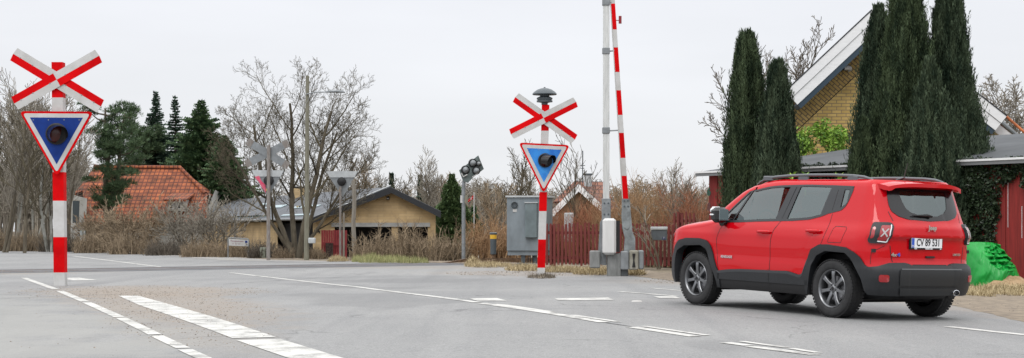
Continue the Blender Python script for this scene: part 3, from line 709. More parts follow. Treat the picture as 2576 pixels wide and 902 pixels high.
def paintmat():
    m = bpy.data.materials.new('road paint'); m.use_nodes = True; t = m.node_tree; b = t.nodes['Principled BSDF']; L = t.links.new
    g = t.nodes.new('ShaderNodeNewGeometry'); n = t.nodes.new('ShaderNodeTexNoise'); n.inputs['Scale'].default_value = 2.2; n.inputs['Detail'].default_value = 11; n.inputs['Roughness'].default_value = .82
    L(g.outputs['Position'], n.inputs[0]); r = t.nodes.new('ShaderNodeValToRGB'); L(n.outputs[0], r.inputs[0])
    r.color_ramp.elements[0].position = .42; r.color_ramp.elements[0].color = (.25, .247, .235, 1); r.color_ramp.elements[1].position = .52; r.color_ramp.elements[1].color = (.52, .515, .49, 1)
    L(r.outputs[0], b.inputs['Base Color']); b.inputs['Roughness'].default_value = .8
    return m
M_paint = paintmat()
XR = ip([(2, 6.4), (14, 6.1), (19, 6.1), (21.2, 6.26), (25.3, 6.34), (30, 4.9), (35.2, 3.45), (43.8, 2.13), (51.9, .14), (54.9, -2.4), (56.8, -5.05), (58.9, -7.95), (71.2, -12.9), (82.1, -19.5), (88.2, -26), (92, -32)], .6)
gr = MB(); ys = [0, 2]+[4+i*2 for i in range(48)]+[110, 140, 200, 300, 600]
xs = [-400, -150, -80]+[-60+i*2 for i in range(61)]+[80, 150, 400]
def gzz(x, y): return gz(x, y)-.03+(.02*mnoise.noise(Vector((x*.6, y*.6, 0))) if x > XR(y)+.8 else 0)
gr.grid([[Vector((x, y, gzz(x, y))) for x in xs] for y in ys]); struct('ground', gr, M_earth, True)
rd = MB(); ys = [2+i*.6 for i in range(151)]
rd.grid([[Vector((x, y, gz(x, y))) for x in [-60, -45, -35]+[-30+(XR(y)+30)*i/40 for i in range(41)]] for y in ys if y <= 92]); struct('road', rd, M_road, True)
# verge strip of dirt beside the road, a low worn kerb at its edge
vg = MB(); rows = []
for i in range(150):
    y = 12+i*.35; x0 = XR(y); w_ = 1.0+.5*mnoise.noise(Vector((y*.3, 0, 0)))+(1.6 if y < 40 else .2)+(.8 if 30 < y < 34 else 0)
    rows.append([Vector((x0+w_*t-.08*(1+mnoise.noise(Vector((y*1.7, 5, 0)))), y+.25*w_*t, gz(x0+w_*t, y)+.004+.03*t+.02*mnoise.noise(Vector((x0+w_*t*3, y*2, 2)))*t)) for t in (0, .1, .25, .4, .55, .7, .85, 1)])
vg.grid(rows); struct('verge', vg, M_verge, True)
def strip(name, p0, p1, width, dz=.005, n=None, taper=None):
    a = G(*p0); b = G(*p1); d = (b-a); d.z = 0; L = d.length; d.normalize(); nn = Vector((-d.y, d.x, 0)); n = n or max(2, int(L/.8)); m = MB(); rows = []
    for i in range(n+1):
        p = a+d*L*i/n; w = width if taper is None else width+(taper-width)*i/n
        rows.append([Vector((q.x, q.y, gz(q.x, q.y)+dz)) for q in (p-nn*w/2, p, p+nn*w/2)])
    m.grid(rows); return struct(name, m, M_paint)
for p0, p1, w in (((580, 687), (900, 723), .13), ((900, 723), (1203, 762), .13), ((1211, 764), (1520, 812), .15), ((1590, 824), (1750, 848), .15), ((1890, 873), (2052, 894), .15), ((1825, 863), (1885, 871), .14),
                  ((1250, 766), (1390, 786), .09), ((1440, 794), (1556, 811), .09), ((1620, 822), (1780, 845), .09), ((1865, 860), (1980, 876), .09), ((1990, 878), (2060, 889), .09)):
    strip('centre_line', p0, p1, w)
for p0, p1 in (((60, 700), (140, 729)), ((150, 733), (215, 760)), ((218, 762), (300, 799)), ((304, 801), (390, 843)), ((394, 846), (460, 877)), ((466, 881), (540, 915))): strip('lane_line', p0, p1, .13)
strip('edge_line', (322, 745), (392, 769), .30, taper=.42); strip('edge_line', (392, 769), (640, 851), .42); strip('edge_line', (650, 856), (830, 914), .42)
for p0, p1, w in (((185, 645), (425, 675), .14), ((20, 650), (95, 651), .13), ((60, 637), (180, 643), .12), ((170, 700), (215, 706), .5), ((1560, 735), (1700, 746), .12), ((1640, 726), (1720, 733), .1)): strip('lane_line', p0, p1, w)
for (a, b, c, d) in (((1395, 752), (1530, 750), (1545, 756), (1405, 757)), ((1180, 752), (1250, 751), (1275, 758), (1200, 758)), ((1645, 747), (1700, 747), (1712, 752), (1658, 751))):
    m = MB(); P = [G(*q, .005) for q in (a, b, c, d)]; m.grid([[P[0].lerp(P[1], t/6).lerp(P[3].lerp(P[2], t/6), s/3) for t in range(7)] for s in range(4)]); struct('road_arrow', m, M_paint)
strip('edge_line', (2385, 823), (2640, 850), .16)
M_tar = mat('tar', (.06, .06, .063), rough=.6)
for pts in (((0, 752), (180, 745), (440, 737)), ((1528, 813), (1560, 819), (1588, 823)), ((560, 716), (800, 700), (1010, 694))):
    m = MB(); P = [G(*q) for q in pts]; rows = []
    for i in range(len(P)-1):
        for j in range(24):
            t = j/24; p = P[i].lerp(P[i+1], t); d = (P[i+1]-P[i]).normalized(); nn = Vector((-d.y, d.x, 0)); p = p+nn*.06*mnoise.noise(p*1.7); w = .012+.012*abs(mnoise.noise(p*3)); rows.append([Vector((q.x, q.y, gz(q.x, q.y)+.003)) for q in (p-nn*w, p+nn*w)])
    m.grid(rows); struct('tar_seam', m, M_tar)
# cobble-coloured manhole cap, tiny
m = MB(); c = G(1602, 759, 0); m.lathe([(0, .012), (.06, .012), (.075, 0)], 14, Matrix.Translation(c)); struct('road_stud', m, M_paint)
m = MB(); rows = []
for i in range(60):
    y = 56.5+i*.42; x = XR(y); rows.append([Vector((x-w, y-.3*w, .006)) for w in (1.7+.25*mnoise.noise(Vector((y*.5, 0, 0))), 1.0, .4, -.1)])
m.grid(rows); struct('pavement', m, mat('pale paving', (.25, .245, .235), rough=.9, nscale=2, col2=(.32, .31, .295), detail=8))
# track: two rails across the road, sleepers beyond it
A = Vector((XU(1315, 54.4), 54.4, 0)); B = Vector((XU(0, 42.9), 42.9, 0)); D = (A-B).normalized(); N = Vector((-D.y, D.x, 0))
M_rail = mat('rust', (.14, .085, .05), rough=.7, metal=.3, nscale=8, namt=.4)
for k, off in enumerate((0, 1.45)):
    m = MB(); a0 = B-D*14+N*off; a1 = A+D*22+N*off
    n = 60; rows = []
    for i in range(n+1):
        p = a0.lerp(a1, i/n); on = p.x < XR(p.y)-.3
        zt = gz(p.x, p.y)+(.012 if on else .13)
        rows.append([p-N*.035+Vector((0, 0, zt-.14)), p-N*.035+Vector((0, 0, zt)), p+N*.035+Vector((0, 0, zt)), p+N*.035+Vector((0, 0, zt-.14))])
    m.grid(rows)
    single('rail', m, M_rail, ('rusty nearer rail', 'rusty farther rail')[k]+' of the track crossing the road', 'rail', tuple(A+N*off), group='rails of the level crossing')
M_sleeper = mat('sleeper', (.09, .07, .05), rough=.95, nscale=6, namt=.4)
m = MB(); bl = MB()
for i in range(4, 40):
    p = A+D*(i*.62)+N*.72
    if p.x < XR(p.y)+.3: continue
    Ms = Matrix.Translation((p.x, p.y, -.03)) @ Matrix.Rotation(math.atan2(D.y, D.x), 4, 'Z'); m.box(-.12, -1.25, -.05, .12, 1.25, .035, M=Ms)
struct('track_sleepers', m, M_sleeper)
M_panel = mat('crossing panel', (.10, .103, .112), rough=.75, nscale=3, namt=.25)
m = MB()
for lo, hi in ((-1.0, -.06), (.09, 1.36), (1.51, 2.5)):
    rows = []
    for i in range(41):
        p = (B-D*10).lerp(A-D*2.0, i/40); rows.append([Vector((q.x, q.y, gz(q.x, q.y)+.006)) for q in (p+N*lo, p+N*hi)])
    m.grid(rows)
struct('crossing_panels', m, M_panel)
# ------------------------------------------------------------------ loose bits on the ground
rng = random.Random(5)
def blades(name, label, cat, areas, mats, n, hgt, lay=.5, wid=.006, seed=1):
    r = random.Random(seed); m = MB(); P0 = None
    for cx, cy, rx, ry, dens, mound in areas:
        for _ in range(int(n*dens)):
            a = r.random()*2*PI; k = math.sqrt(r.random()); x = cx+rx*k*math.cos(a); y = cy+ry*k*math.sin(a); z = gz(x, y)+mound*(1-k*k)*r.random()
            h = hgt*(.4+r.random()); th = r.random()*2*PI; ln = lay*(.3+r.random()); d = Vector((math.cos(th), math.sin(th), 0)); s = Vector((-d.y, d.x, 0))*wid
            p = Vector((x, y, z)); m.tri(p-s, p+s, p+d*h*ln+Vector((0, 0, h*(1-.75*ln))))
    a = areas[0]
    return single(name, m, mats, label, cat, (a[0], a[1], 0), kind='stuff')
M_straw = leafmat('straw', (.22, .17, .09), (.5, .41, .25), .9)
M_gstraw = leafmat('pale green grass', (.17, .19, .07), (.42, .40, .2), .9)
M_deadleaf = leafmat('dead leaves', (.13, .085, .05), (.36, .26, .16), .9)
def gp(u, v, du, dv=None, Yr=1):
    p = G(u, v); return (p.x, p.y, du/S(p.y), Yr)
blades('straw', None, None, [(*gp(1230, 671, 60, Yr=1.6), 1, .10), (*gp(1320, 680, 50, Yr=1.4), 1, .12), (*gp(1420, 684, 60, Yr=1.2), 1.2, .10), (*gp(1500, 690, 60, Yr=1.1), 1.2, .16), (*gp(1600, 692, 24, Yr=.7), .5, .12), (*gp(1190, 668, 20, Yr=.8), .4, .25), (*gp(850, 658, 26, Yr=1.0), .5, .18)], M_straw, 2400, .16, .8, seed=2)
blades('dry_grass', None, None, [(*gp(935, 661, 32, Yr=1.0), .7, .22), (*gp(990, 661, 40, Yr=1.0), .9, .12), (*gp(900, 659, 14, Yr=.8), .3, .1), (*gp(1040, 662, 40, Yr=.8), .5, .06)], M_gstraw, 1400, .22, .4, seed=3)
blades('dead_grass', None, None, [(*gp(1361, 699, 36, Yr=1.0), .7, .05), (*gp(1370, 699, 24, Yr=.5), .4, .08)], leafmat('grey straw', (.07, .06, .045), (.26, .22, .17), .9), 1000, .12, .9, seed=4)
blades('straw', None, None, [(*gp(2500, 738, 80, Yr=1.6), 1.5, .05), (*gp(2440, 742, 40, Yr=1.2), .6, .04), (*gp(2560, 735, 60, Yr=2), .8, .1)], M_straw, 3600, .13, .95, seed=6)
def litter(name, areas, m_, n, size, seed):
    r = random.Random(seed); m = MB()
    for cx, cy, rx, ry, dens, mound in areas:
        for _ in range(int(n*dens)):
            a = r.random()*2*PI; k = math.sqrt(r.random()); p = Vector((cx+rx*k*math.cos(a), cy+ry*k*math.sin(a), 0)); p.z = gz(p.x, p.y)+mound*(1-k*k)*r.random()+.01
            s = size*(.5+r.random()); R = Euler((r.uniform(-1, 1), r.uniform(-1, 1), r.random()*6)).to_matrix(); q = [p+R @ Vector(c)*s for c in ((-1, 0, 0), (0, -.6, .15), (1, 0, 0), (0, .6, .2))]
            m.quad(*q)
    return single(name, m, m_, None, None, (areas[0][0], areas[0][1], 0), kind='stuff')
litter('dead_leaves', [(*gp(1665, 670, 42, Yr=.9), 1, .16), (*gp(1720, 672, 40, Yr=.9), .6, .15)], M_deadleaf, 900, .05, 7)
def pebbles(name, areas, m_, n, size, seed):
    r = random.Random(seed); m = MB()
    for cx, cy, rx, ry, rot, dens in areas:
        for _ in range(int(n*dens)):
            a = r.random()*2*PI; k = math.sqrt(r.random()); dx = rx*k*math.cos(a); dy = ry*k*math.sin(a)
            x = cx+dx*math.cos(rot)-dy*math.sin(rot); y = cy+dx*math.sin(rot)+dy*math.cos(rot); s = size*(.3+r.random()**3*1.6); z = gz(x, y)
            P = [Vector((x+s*r.uniform(.6, 1)*math.cos(q), y+s*r.uniform(.6, 1)*math.sin(q), z)) for q in (0, 1.26, 2.5, 3.8, 5)]; T = Vector((x, y, z+s*.7))
            for i in range(5): m.tri(P[i], P[(i+1) % 5], T)
    return single(name, m, m_, None, None, (areas[0][0], areas[0][1], 0), kind='stuff')
M_peb = leafmat('pebbles', (.07, .06, .05), (.34, .29, .24), .9)
pebbles('gravel', [(-6.3, 29.6, 2.2, 3.4, .35, 1), (-4.9, 24.5, 1.1, 6, .33, 1), (-3.6, 19, .8, 4, .3, .35), (-5, 21, 2.0, 7, .3, .06)], M_peb, 2600, .0085, 8)
pebbles('gravel', [(1.0, 41.8, 2.6, 2.4, .2, 1), (4.3, 34.5, 1.6, 3, .3, .7), (-14, 42.5, 4, 1.6, .7, 1), (7.4, 24, 1, 4, .2, .9)], M_peb, 1500, .015, 9)
# ------------------------------------------------------------------ materials for street furniture
M_sred = mat('sign red', (.56, .003, .005), rough=.55, nscale=2.2, namt=.2, spec=.04, detail=9)
M_swhite = mat('sign white', (.43, .425, .41), rough=.5, nscale=3, col2=(.54, .54, .535), detail=9, spec=.2)
M_sblue = mat('sign blue', (.008, .035, .20), rough=.45, nscale=3, namt=.2, spec=.15)
M_sblue2 = mat('sign blue pale', (.02, .13, .48), rough=.35, nscale=2.5, col2=(.05, .30, .72), spec=.2)
M_grey = mat('galvanised', (.21, .225, .235), rough=.5, metal=.3, nscale=7, namt=.2)
M_grey2 = mat('grey sheet', (.21, .225, .235), rough=.5, metal=.2, nscale=5, namt=.18)
M_dgrey = mat('dark grey metal', (.06, .075, .085), rough=.45)
M_pgrey = mat('pale grey', (.42, .44, .45), rough=.5, nscale=6, namt=.12)
M_lampred = mat('dark red lens', (.06, .004, .004), rough=.2)
M_hwhite = mat('housing white', (.60, .60, .59), rough=.4, nscale=3, namt=.08, stretch=(3, 3, .4))
M_conc = mat('concrete', (.20, .205, .20), rough=.85, nscale=5, namt=.25, stretch=(2, 2, .6))
M_rustpost = mat('rusty post', (.14, .11, .09), rough=.8, nscale=9, col2=(.26, .25, .24), stretch=(4, 4, .5))
M_wood = mat('weathered wood', (.15, .13, .105), rough=.9, nscale=14, col2=(.27, .25, .215), stretch=(5, 5, .25))
M_wood2 = mat('wood green grey', (.12, .115, .085), rough=.9, nscale=14, col2=(.23, .22, .17), stretch=(5, 5, .25))
M_yel = mat('yellow', (.65, .38, .03), rough=.5)
def PF(Y, dy=0): return lambda u, v, d: Vector((XU(u, Y), Y+dy+d, ZV(v, Y)))
def rpoly(P, r, n=5):
    """round the corners of a polygon"""
    out_ = []; k = len(P)
    for i in range(k):
        a, b, c = (Vector(P[(i-1) % k]), Vector(P[i]), Vector(P[(i+1) % k])); da = (a-b).normalized(); dc = (c-b).normalized(); rr_ = min(r, (a-b).length/2, (c-b).length/2)
        p, q = b+da*rr_, b+dc*rr_
        for j in range(n+1):
            t = j/n; out_.append(tuple(p*(1-t)**2+b*2*t*(1-t)+q*t*t))
    return out_
def shrink(P, d):
    c = Vector((sum(p[0] for p in P)/len(P), sum(p[1] for p in P)/len(P))); out_ = []; k = len(P)
    for i in range(k):
        a, b, e_ = Vector(P[(i-1) % k]), Vector(P[i]), Vector(P[(i+1) % k]); n1 = (b-a).normalized(); n2 = (e_-b).normalized()
        m1 = Vector((-n1.y, n1.x)); m2 = Vector((-n2.y, n2.x))
        if m1.dot(c-b) < 0: m1 = -m1
        if m2.dot(c-b) < 0: m2 = -m2
        out_.append(tuple(b+(m1+m2)*d/(1+m1.dot(m2))))
    return out_
def lamp_head(root, u, v, r, Y, dirx, drop, back=.05):
    """round black signal lamp with a long visor; r in photo pixels at Y"""
    R = r/S(Y); c = at(u, v, Y)+Vector((0, -back, 0)); d = Vector((dirx, -1, drop)).normalized()
    M = Matrix.Translation(c) @ d.to_track_quat('Z', 'Y').to_matrix().to_4x4()
    m = MB(); m.lathe([(0, .0), (R, .0), (R*1.0, R*.18), (R*.88, R*.24), (R*.86, R*.1)], 28, Matrix.Translation(c) @ Vector((0, -1, 0)).to_track_quat('Z', 'Y').to_matrix().to_4x4())
    lo = part('lamp', m, M_black, root, smooth='angle')
    m = MB(); m.lathe([(0, R*.16), (R*.5, R*.14), (R*.84, R*.02)], 24, M); part('lens', m, M_lampred, lo, smooth=True)
    m = MB(); rows = []
    for k in range(8):
        t = k/7; row = []
        for j in range(19):
            a = PI*(-.16+1.32*j/18)-.25*t; L_ = R*1.55*(1-.28*abs((j/18-.5)*2)**2)*t; row.append(M @ Vector((-math.cos(a)*R*.9*(1-.08*t), math.sin(a)*R*.9*(1-.08*t), R*.1+L_)))
        rows.append(row)
    inner = [[p+(c-p).normalized()*.004 for p in r_] for r_ in rows]
    m.grid(rows); m.grid(inner); m.grid([rows[-1], inner[-1]]); part('visor', m, M_gloss, lo, smooth='angle')
def arm_mesh(c0, c1, w, Y, d0, d1, m, flip):
    a, b = Vector(c0), Vector(c1); d = (b-a).normalized(); n = Vector((d.y, -d.x))      # n: towards picture top
    if n.y > 0: n = -n
    mid = (a+b)/2; f = PF(Y)
    for (p, q, top) in ((a, mid, 0 if flip else 1), (mid, b, 1 if flip else 0)):
        for side, col in ((1, 0 if top else 1), (-1, 1 if top else 0)):
            P = [p, q, q+n*side*w/2, p+n*side*w/2]
            if p is a: P[3] = P[3]+d*2; 
            if q is b: P[2] = P[2]-d*2
            m.prism([tuple(x) for x in P], d0, d1, f, col)
def crossing_signal(label, group, Y, post, bands, hw, armA, armB, aw, tri, lamp, blue, bell=None, dirx=.5):
    (ub, vb), (ut, vt) = post; s = S(Y); base = at(ub, vb, Y); base.z = gz(base.x, Y)
    root = thing('crossing_signal', label, 'crossing signal', tuple(base), group)
    m = MB(); hd = hw/s/2
    for v0, v1, c in bands:
        q = []
        for v in (v0, v1):
            t = (v-vb)/(vt-vb); u = ub+(ut-ub)*t; p = at(u, v, Y); q.append(p)
        for a0, a1 in (((-hd, -hd), (hd, -hd)), ((hd, -hd), (hd, hd)), ((hd, hd), (-hd, hd)), ((-hd, hd), (-hd, -hd))):
            m.quad(q[0]+Vector((*a0, 0)), q[0]+Vector((*a1, 0)), q[1]+Vector((*a1, 0)), q[1]+Vector((*a0, 0)), c)
    n = len(m.v); m.v += [tuple(q[1]+Vector((x*hd, y*hd, 0))) for x, y in ((-1, -1), (1, -1), (1, 1), (-1, 1))]; m.f.append((n, n+1, n+2, n+3)); m.m.append(1)
    part('post', m, [M_swhite, M_sred], root)
    for i, (a_, fl) in enumerate(((armA, 0), (armB, 1))):
        m = MB(); o = -hd-.02-.022*i; arm_mesh(a_[0], a_[1], aw, Y, o-.012, o, m, fl)
        am = part('cross_arm', m, [M_swhite, M_sred], root)
        for t in (.08, .22, .42, .6, .78, .92):
            bm_ = MB(); c = Vector(a_[0]).lerp(Vector(a_[1]), t); P = at(c.x, c.y, Y)+Vector((0, o-.013, 0)); bm_.lathe([(0, .006), (.011, .004), (.013, 0)], 8, Matrix.Translation(P) @ Matrix.Rotation(PI/2, 4, 'X')); part('bolt', bm_, M_grey, am)
    f = PF(Y); o = -hd-.075; u1 = s/133
    T = MB(); T.prism(rpoly(tri, 14*u1), o, o+.025, f, 0); plate_ = part('signal_board', T, M_sred, root)
    T = MB(); T.prism(rpoly(shrink(tri, 5.2*u1), 9*u1), o-.004, o-.0005, f, 0); part('white_border', T, M_swhite, plate_)
    T = MB(); T.prism(shrink(tri, 15.5*u1), o-.008, o-.0045, f, 0); part('blue_field', T, blue, plate_)
    for t in (.06, .35, .65, .94): T = MB(); P = at(tri[0][0]+(tri[1][0]-tri[0][0])*(.15+.7*t), tri[0][1]+22*u1, Y)+Vector((0, o-.01, 0)); T.lathe([(0, .004), (.010, .003), (.012, 0)], 8, Matrix.Translation(P) @ Matrix.Rotation(PI/2, 4, 'X')); part('bolt', T, M_grey, plate_)
    lamp_head(root, lamp[0], lamp[1], lamp[2], Y, dirx, -.12, back=-o+.012)
    return root
Y1 = 32.8
crossing_signal('large red and white crossing signal with dark blue triangle, standing in the gravel between the lanes', 'level crossing signals facing the traffic', Y1, ((152.5, 722), (146.8, 158)),
    ((722, 686, 0), (686, 597, 1), (597, 506, 0), (506, 434, 1), (434, 283, 0), (283, 247, 0), (247, 158, 1)), 27.5, ((38.2, 137.8), (258, 270)), ((41.5, 263), (254.5, 142.7)), 36, [(55, 282), (241, 283), (149, 446)], (149.5, 339), M_sblue, dirx=.42) if False else None
def sig(): pass
crossing_signal('large red and white crossing signal with dark blue triangle, standing in gravel between lanes', 'level crossing signals facing the traffic', Y1, ((152.5, 722), (146.8, 158)),
    ((722, 686, 0), (686, 597, 1), (597, 506, 0), (506, 434, 1), (434, 283, 0), (283, 247, 0), (247, 158, 1)), 27.5, ((38.2, 137.8), (258, 270)), ((41.5, 263), (254.5, 142.7)), 36, [(55, 282), (241, 283), (149, 446)], (149.5, 339, 27), M_sblue, dirx=.42)
Y2 = 39.5
rs = crossing_signal('red and white crossing signal with bright blue triangle and dark bell, by the cabinet', 'level crossing signals facing the traffic', Y2, ((1361, 697), (1372.5, 265)),
    ((697, 674, 0), (674, 603, 1), (603, 532, 0), (532, 484, 1), (484, 330, 0), (330, 314, 1), (314, 265, 1)), 19, ((1296, 245.9), (1446, 352.5)), ((1285, 339.5), (1449, 257.8)), 26.5, [(1304, 360), (1433.5, 366.5), (1367.2, 487.5)], (1371, 405, 18), M_sblue2, dirx=.85)
m = MB(); c = at(1370, 262, Y2); k = 1/S(Y2)
m.lathe([(8*k, -.02), (8*k, .02), (15*k, .035), (20*k, .04), (20*k, .075), (18*k, .08), (18*k, .10), (20*k, .105), (20*k, .135), (12*k, .17), (12*k, .20), (30*k, .205), (31*k, .225), (27*k, .27), (18*k, .325), (8*k, .355), (0, .365)], 32, Matrix.Translation(c))
m.lathe([(0, .385), (2*k, .38), (3*k, .355)], 8, Matrix.Translation(c))
part('bell', m, M_dgrey, rs, smooth='angle')
# grey backs of two signals on the far side
def back_signal(label, Y, post, hw, arms, tri, lamp, paint, twin=False):
    (ub, vb), (ut, vt) = post; s = S(Y); base = at(ub, vb, Y); root = thing('crossing_signal', label, 'crossing signal', tuple(base), 'level crossing signals seen from behind'); hd = hw/s/2
    m = MB(); b0, t0 = at(ub, vb+2, Y), at(ut, vt, Y)
    if twin:
        m.tube([b0-Vector((hd*.75, 0, 0)), t0-Vector((hd*.75, 0, 0))], hd*.55, 10); part('post', m, M_rustpost, root, smooth='angle')
        m = MB(); m.tube([b0+Vector((hd*.85, .03, 0)), t0+Vector((hd*.85, .03, -.9))], hd*.5, 10); part('post', m, M_wood, root, smooth='angle')
    else:
        m.tube([b0, t0], hd, 10); part('post', m, M_rustpost, root, smooth='angle')
    f = PF(Y)
    for i, a_ in enumerate(arms):
        m = MB(); a, b = Vector(a_[0]), Vector(a_[1]); d = (b-a).normalized(); n = Vector((d.y, -d.x))*9.5; o = hd+.02*i+.01
        m.prism([tuple(x) for x in (a+n, b+n, b-n, a-n)], o, o+.012, f, 0)
        for e0, e1 in ((a, a+d*15), (b-d*15, b)): m.prism([tuple(x) for x in (e0+n*.98, e1+n*.98, e1-n*.98, e0-n*.98)], o-.012, o-.001, f, 1)
        part('cross_arm', m, [M_grey2, M_rustpost], root)
    m = MB(); m.prism(rpoly(tri, 4), hd+.06, hd+.08, f, 0); bd_ = part('signal_board', m, M_grey2, root)
    m = MB(); (a, b, c) = [Vector(p) for p in tri]; m.prism([tuple(p) for p in (a+Vector((2, 0)), b-Vector((2, 0)), b+(c-b)*.24, a+(c-a)*.24)], hd+.035, hd+.055, f, 0); part('board_rail', m, M_pgrey, bd_)
    m = MB(); R = lamp[2]/s; m.lathe([(0, .10), (R*.7, .09), (R, .06), (R, -.05)], 24, Matrix.Translation(at(lamp[0], lamp[1], Y)+Vector((0, hd, 0))) @ Matrix.Rotation(PI/2, 4, 'X')); part('lamp', m, M_black, root, smooth='angle')
    m = MB(); m.prism([(lamp[0]-7, lamp[1]+20), (lamp[0]-2, lamp[1]+20), (lamp[0]-2, lamp[1]+26), (lamp[0]-7, lamp[1]+26)], hd+.02, hd+.03, f, 0); part('tag', m, M_yel, bd_)
    if paint:
        m = MB(); m.prism([(a.x+9, a.y+17), (a.x+21, a.y+15), (a.x+27, a.y+28), (a.x+37, a.y+38), (a.x+38, a.y+58), (a.x+28, a.y+44), (a.x+20, a.y+30)], hd+.028, hd+.034, f, 0); part('graffiti', m, mat('pink', (.6, .02, .10), rough=.5, nscale=9, col2=(.55, .15, .2)), bd_)
    return root
back_signal('back of a grey crossing signal with diagonal cross and pink graffiti on its board', 58.9, ((675, 655), (676, 366)), 9.5, (((621, 355.5), (725, 418.5)), ((616.5, 414), (725, 359.5))), [(630, 428), (715, 429), (672, 496)], (675.3, 455, 12.5), True)
back_signal('back of a grey signal without a cross, on two thin posts beside a wooden post', 60, ((860, 653), (860, 470)), 10.5, (), [(818, 431), (901, 431), (861, 497)], (859, 457, 11), False, twin=True)
# posts and poles
def pole(name, label, cat, Y, u0, v0, u1, v1, w0, w1, mt, k=10, grp=None):
    s = S(Y); b = at(u0, v0+1, Y); m = MB(); t = at(u1, v1, Y); m.tube([b+(t-b)*i/8+Vector((.02*math.sin(i*1.3), 0, 0)) for i in range(9)], [(w0+(w1-w0)*i/8)/s/2 for i in range(9)], k)
    return single(name, m, mt, label, cat, tuple(b), grp, smooth='angle')
pole('wooden_post', 'plain brown wooden post beside the back of the signal without a cross', 'post', 59.5, 890.5, 654, 890, 455, 11.5, 10, M_wood, 4)
s = S(58.5); b = at(771, 656, 58.5)
lp = thing('street_lamp', 'tall grey wooden street lamp pole with a thin arm, beside the big bare tree', 'street lamp', tuple(b))
m = MB(); t = at(773.5, 191, 58.5); m.tube([b+(t-b)*i/10 for i in range(11)], [(13-4.2*i/10)/s/2 for i in range(11)], 12); part('pole', m, M_wood2, lp, smooth='angle')
m = MB(); m.tube([at(770, 238, 58.4), at(790, 233, 58.4), at(820, 232, 58.4)], 1.6/s, 6); m.tube([at(771, 260, 58.4), at(786, 234, 58.4)], .8/s, 5); part('arm', m, M_grey2, lp)
m = MB(); m.tube([at(818, 232.5, 58.4), at(826, 231, 58.4), at(845, 230.5, 58.4), at(862, 231.5, 58.4), at(868, 233, 58.4)], [1.5/s, 3/s, 4/s, 3.4/s, 1/s], 10, flat=.9); part('lamp_head', m, M_grey, lp, smooth=True)
m = MB(); a, c = at(776, 599, 58.3), at(793, 613, 58.3); m.box(a.x, 58.2, c.z, c.x, 58.45, a.z, bev=.02); part('junction_box', m, M_pgrey, lp)
# tilted lamp unit on its own post
Y = 55.6; s = S(Y); b = at(1166, 663, Y)
tl = thing('flashing_signal', 'tilted grey signal board with round lamps on a bent steel post above the brown shrubs', 'signal', tuple(b))
m = MB(); m.tube([b, at(1166, 470, Y), at(1167, 458, Y), at(1171, 450, Y)], 4.8/s, 10); part('post', m, M_grey, tl, smooth='angle')
m = MB(); m.prism([(1203.4, 391.8), (1217.4, 426), (1192, 446), (1177, 461), (1164.5, 456), (1155, 429.5)], -.10, -.06, PF(Y)); part('board', m, mat('board grey', (.12, .15, .145), rough=.4, metal=.3, nscale=4, namt=.4), tl)
for u, v, r in ((1170, 428, 9.5), (1188.5, 411, 9.5), (1197, 430, 9), (1203, 412, 6)):
    m = MB(); Mx = Matrix.Translation(at(u, v, Y)+Vector((0, -.10, 0))) @ Matrix.Rotation(PI/2+.1, 4, 'X') @ Matrix.Rotation(.35, 4, 'Y'); R = r/s
    m.lathe([(R*1.15, 0), (R*1.15, .07), (R*.98, .075), (R*.95, .03)], 20, Mx, 1); m.lathe([(R*.92, .03), (R*.8, .09), (R*.45, .13), (0, .145)], 20, Mx, 0); part('lamp', m, [M_grey2, M_black], tl, smooth='angle')
m = MB(); m.tube([at(1161, 437, Y)+Vector((0, -.16, 0)), at(1166, 446, Y)+Vector((0, -.17, 0)), at(1176, 440, Y)+Vector((0, -.16, 0))], 1.6/s, 6); m.tube([at(1188, 447, Y)+Vector((0, -.16, 0)), at(1196, 442, Y)+Vector((0, -.16, 0)), at(1203, 436, Y)+Vector((0, -.14, 0))], 1.2/s, 6); part('bracket', m, M_swhite, tl)
m = MB(); a, c = at(1158, 492, Y), at(1177, 511, Y); m.box(a.x, Y-.05, c.z, a.x+.07, Y+.1, a.z); m.box(c.x-.10, Y-.05, c.z, c.x, Y+.1, a.z, 1); part('clamp_box', m, [M_swhite, M_wood2], tl)
# yellow-banded marker bollard
Y = 54.5; s = S(Y); b = at(1241, 664, Y); bo = thing('marker_bollard', 'small dark grey bollard with a yellow band at the brown shrubs', 'bollard', tuple(b)); Mt = Matrix.Translation(b)
h = lambda v: ZV(v, Y)-b.z
m = MB(); m.lathe([(5/s, 0), (4.5/s, h(640))], 12, Mt); part('stem', m, M_rail, bo)
m = MB(); m.lathe([(5/s, h(641)), (7.5/s, h(640)), (8.2/s, h(601))], 20, Mt); m.lathe([(8.6/s, h(591)), (9.8/s, h(590)), (9.8/s, h(586.5)), (7/s, h(585)), (0, h(585))], 20, Mt); part('body', m, M_dgrey, bo, smooth='angle')
m = MB(); m.lathe([(8.2/s, h(601.5)), (8.6/s, h(590.5))], 20, Mt); part('yellow_band', m, M_yel, bo)
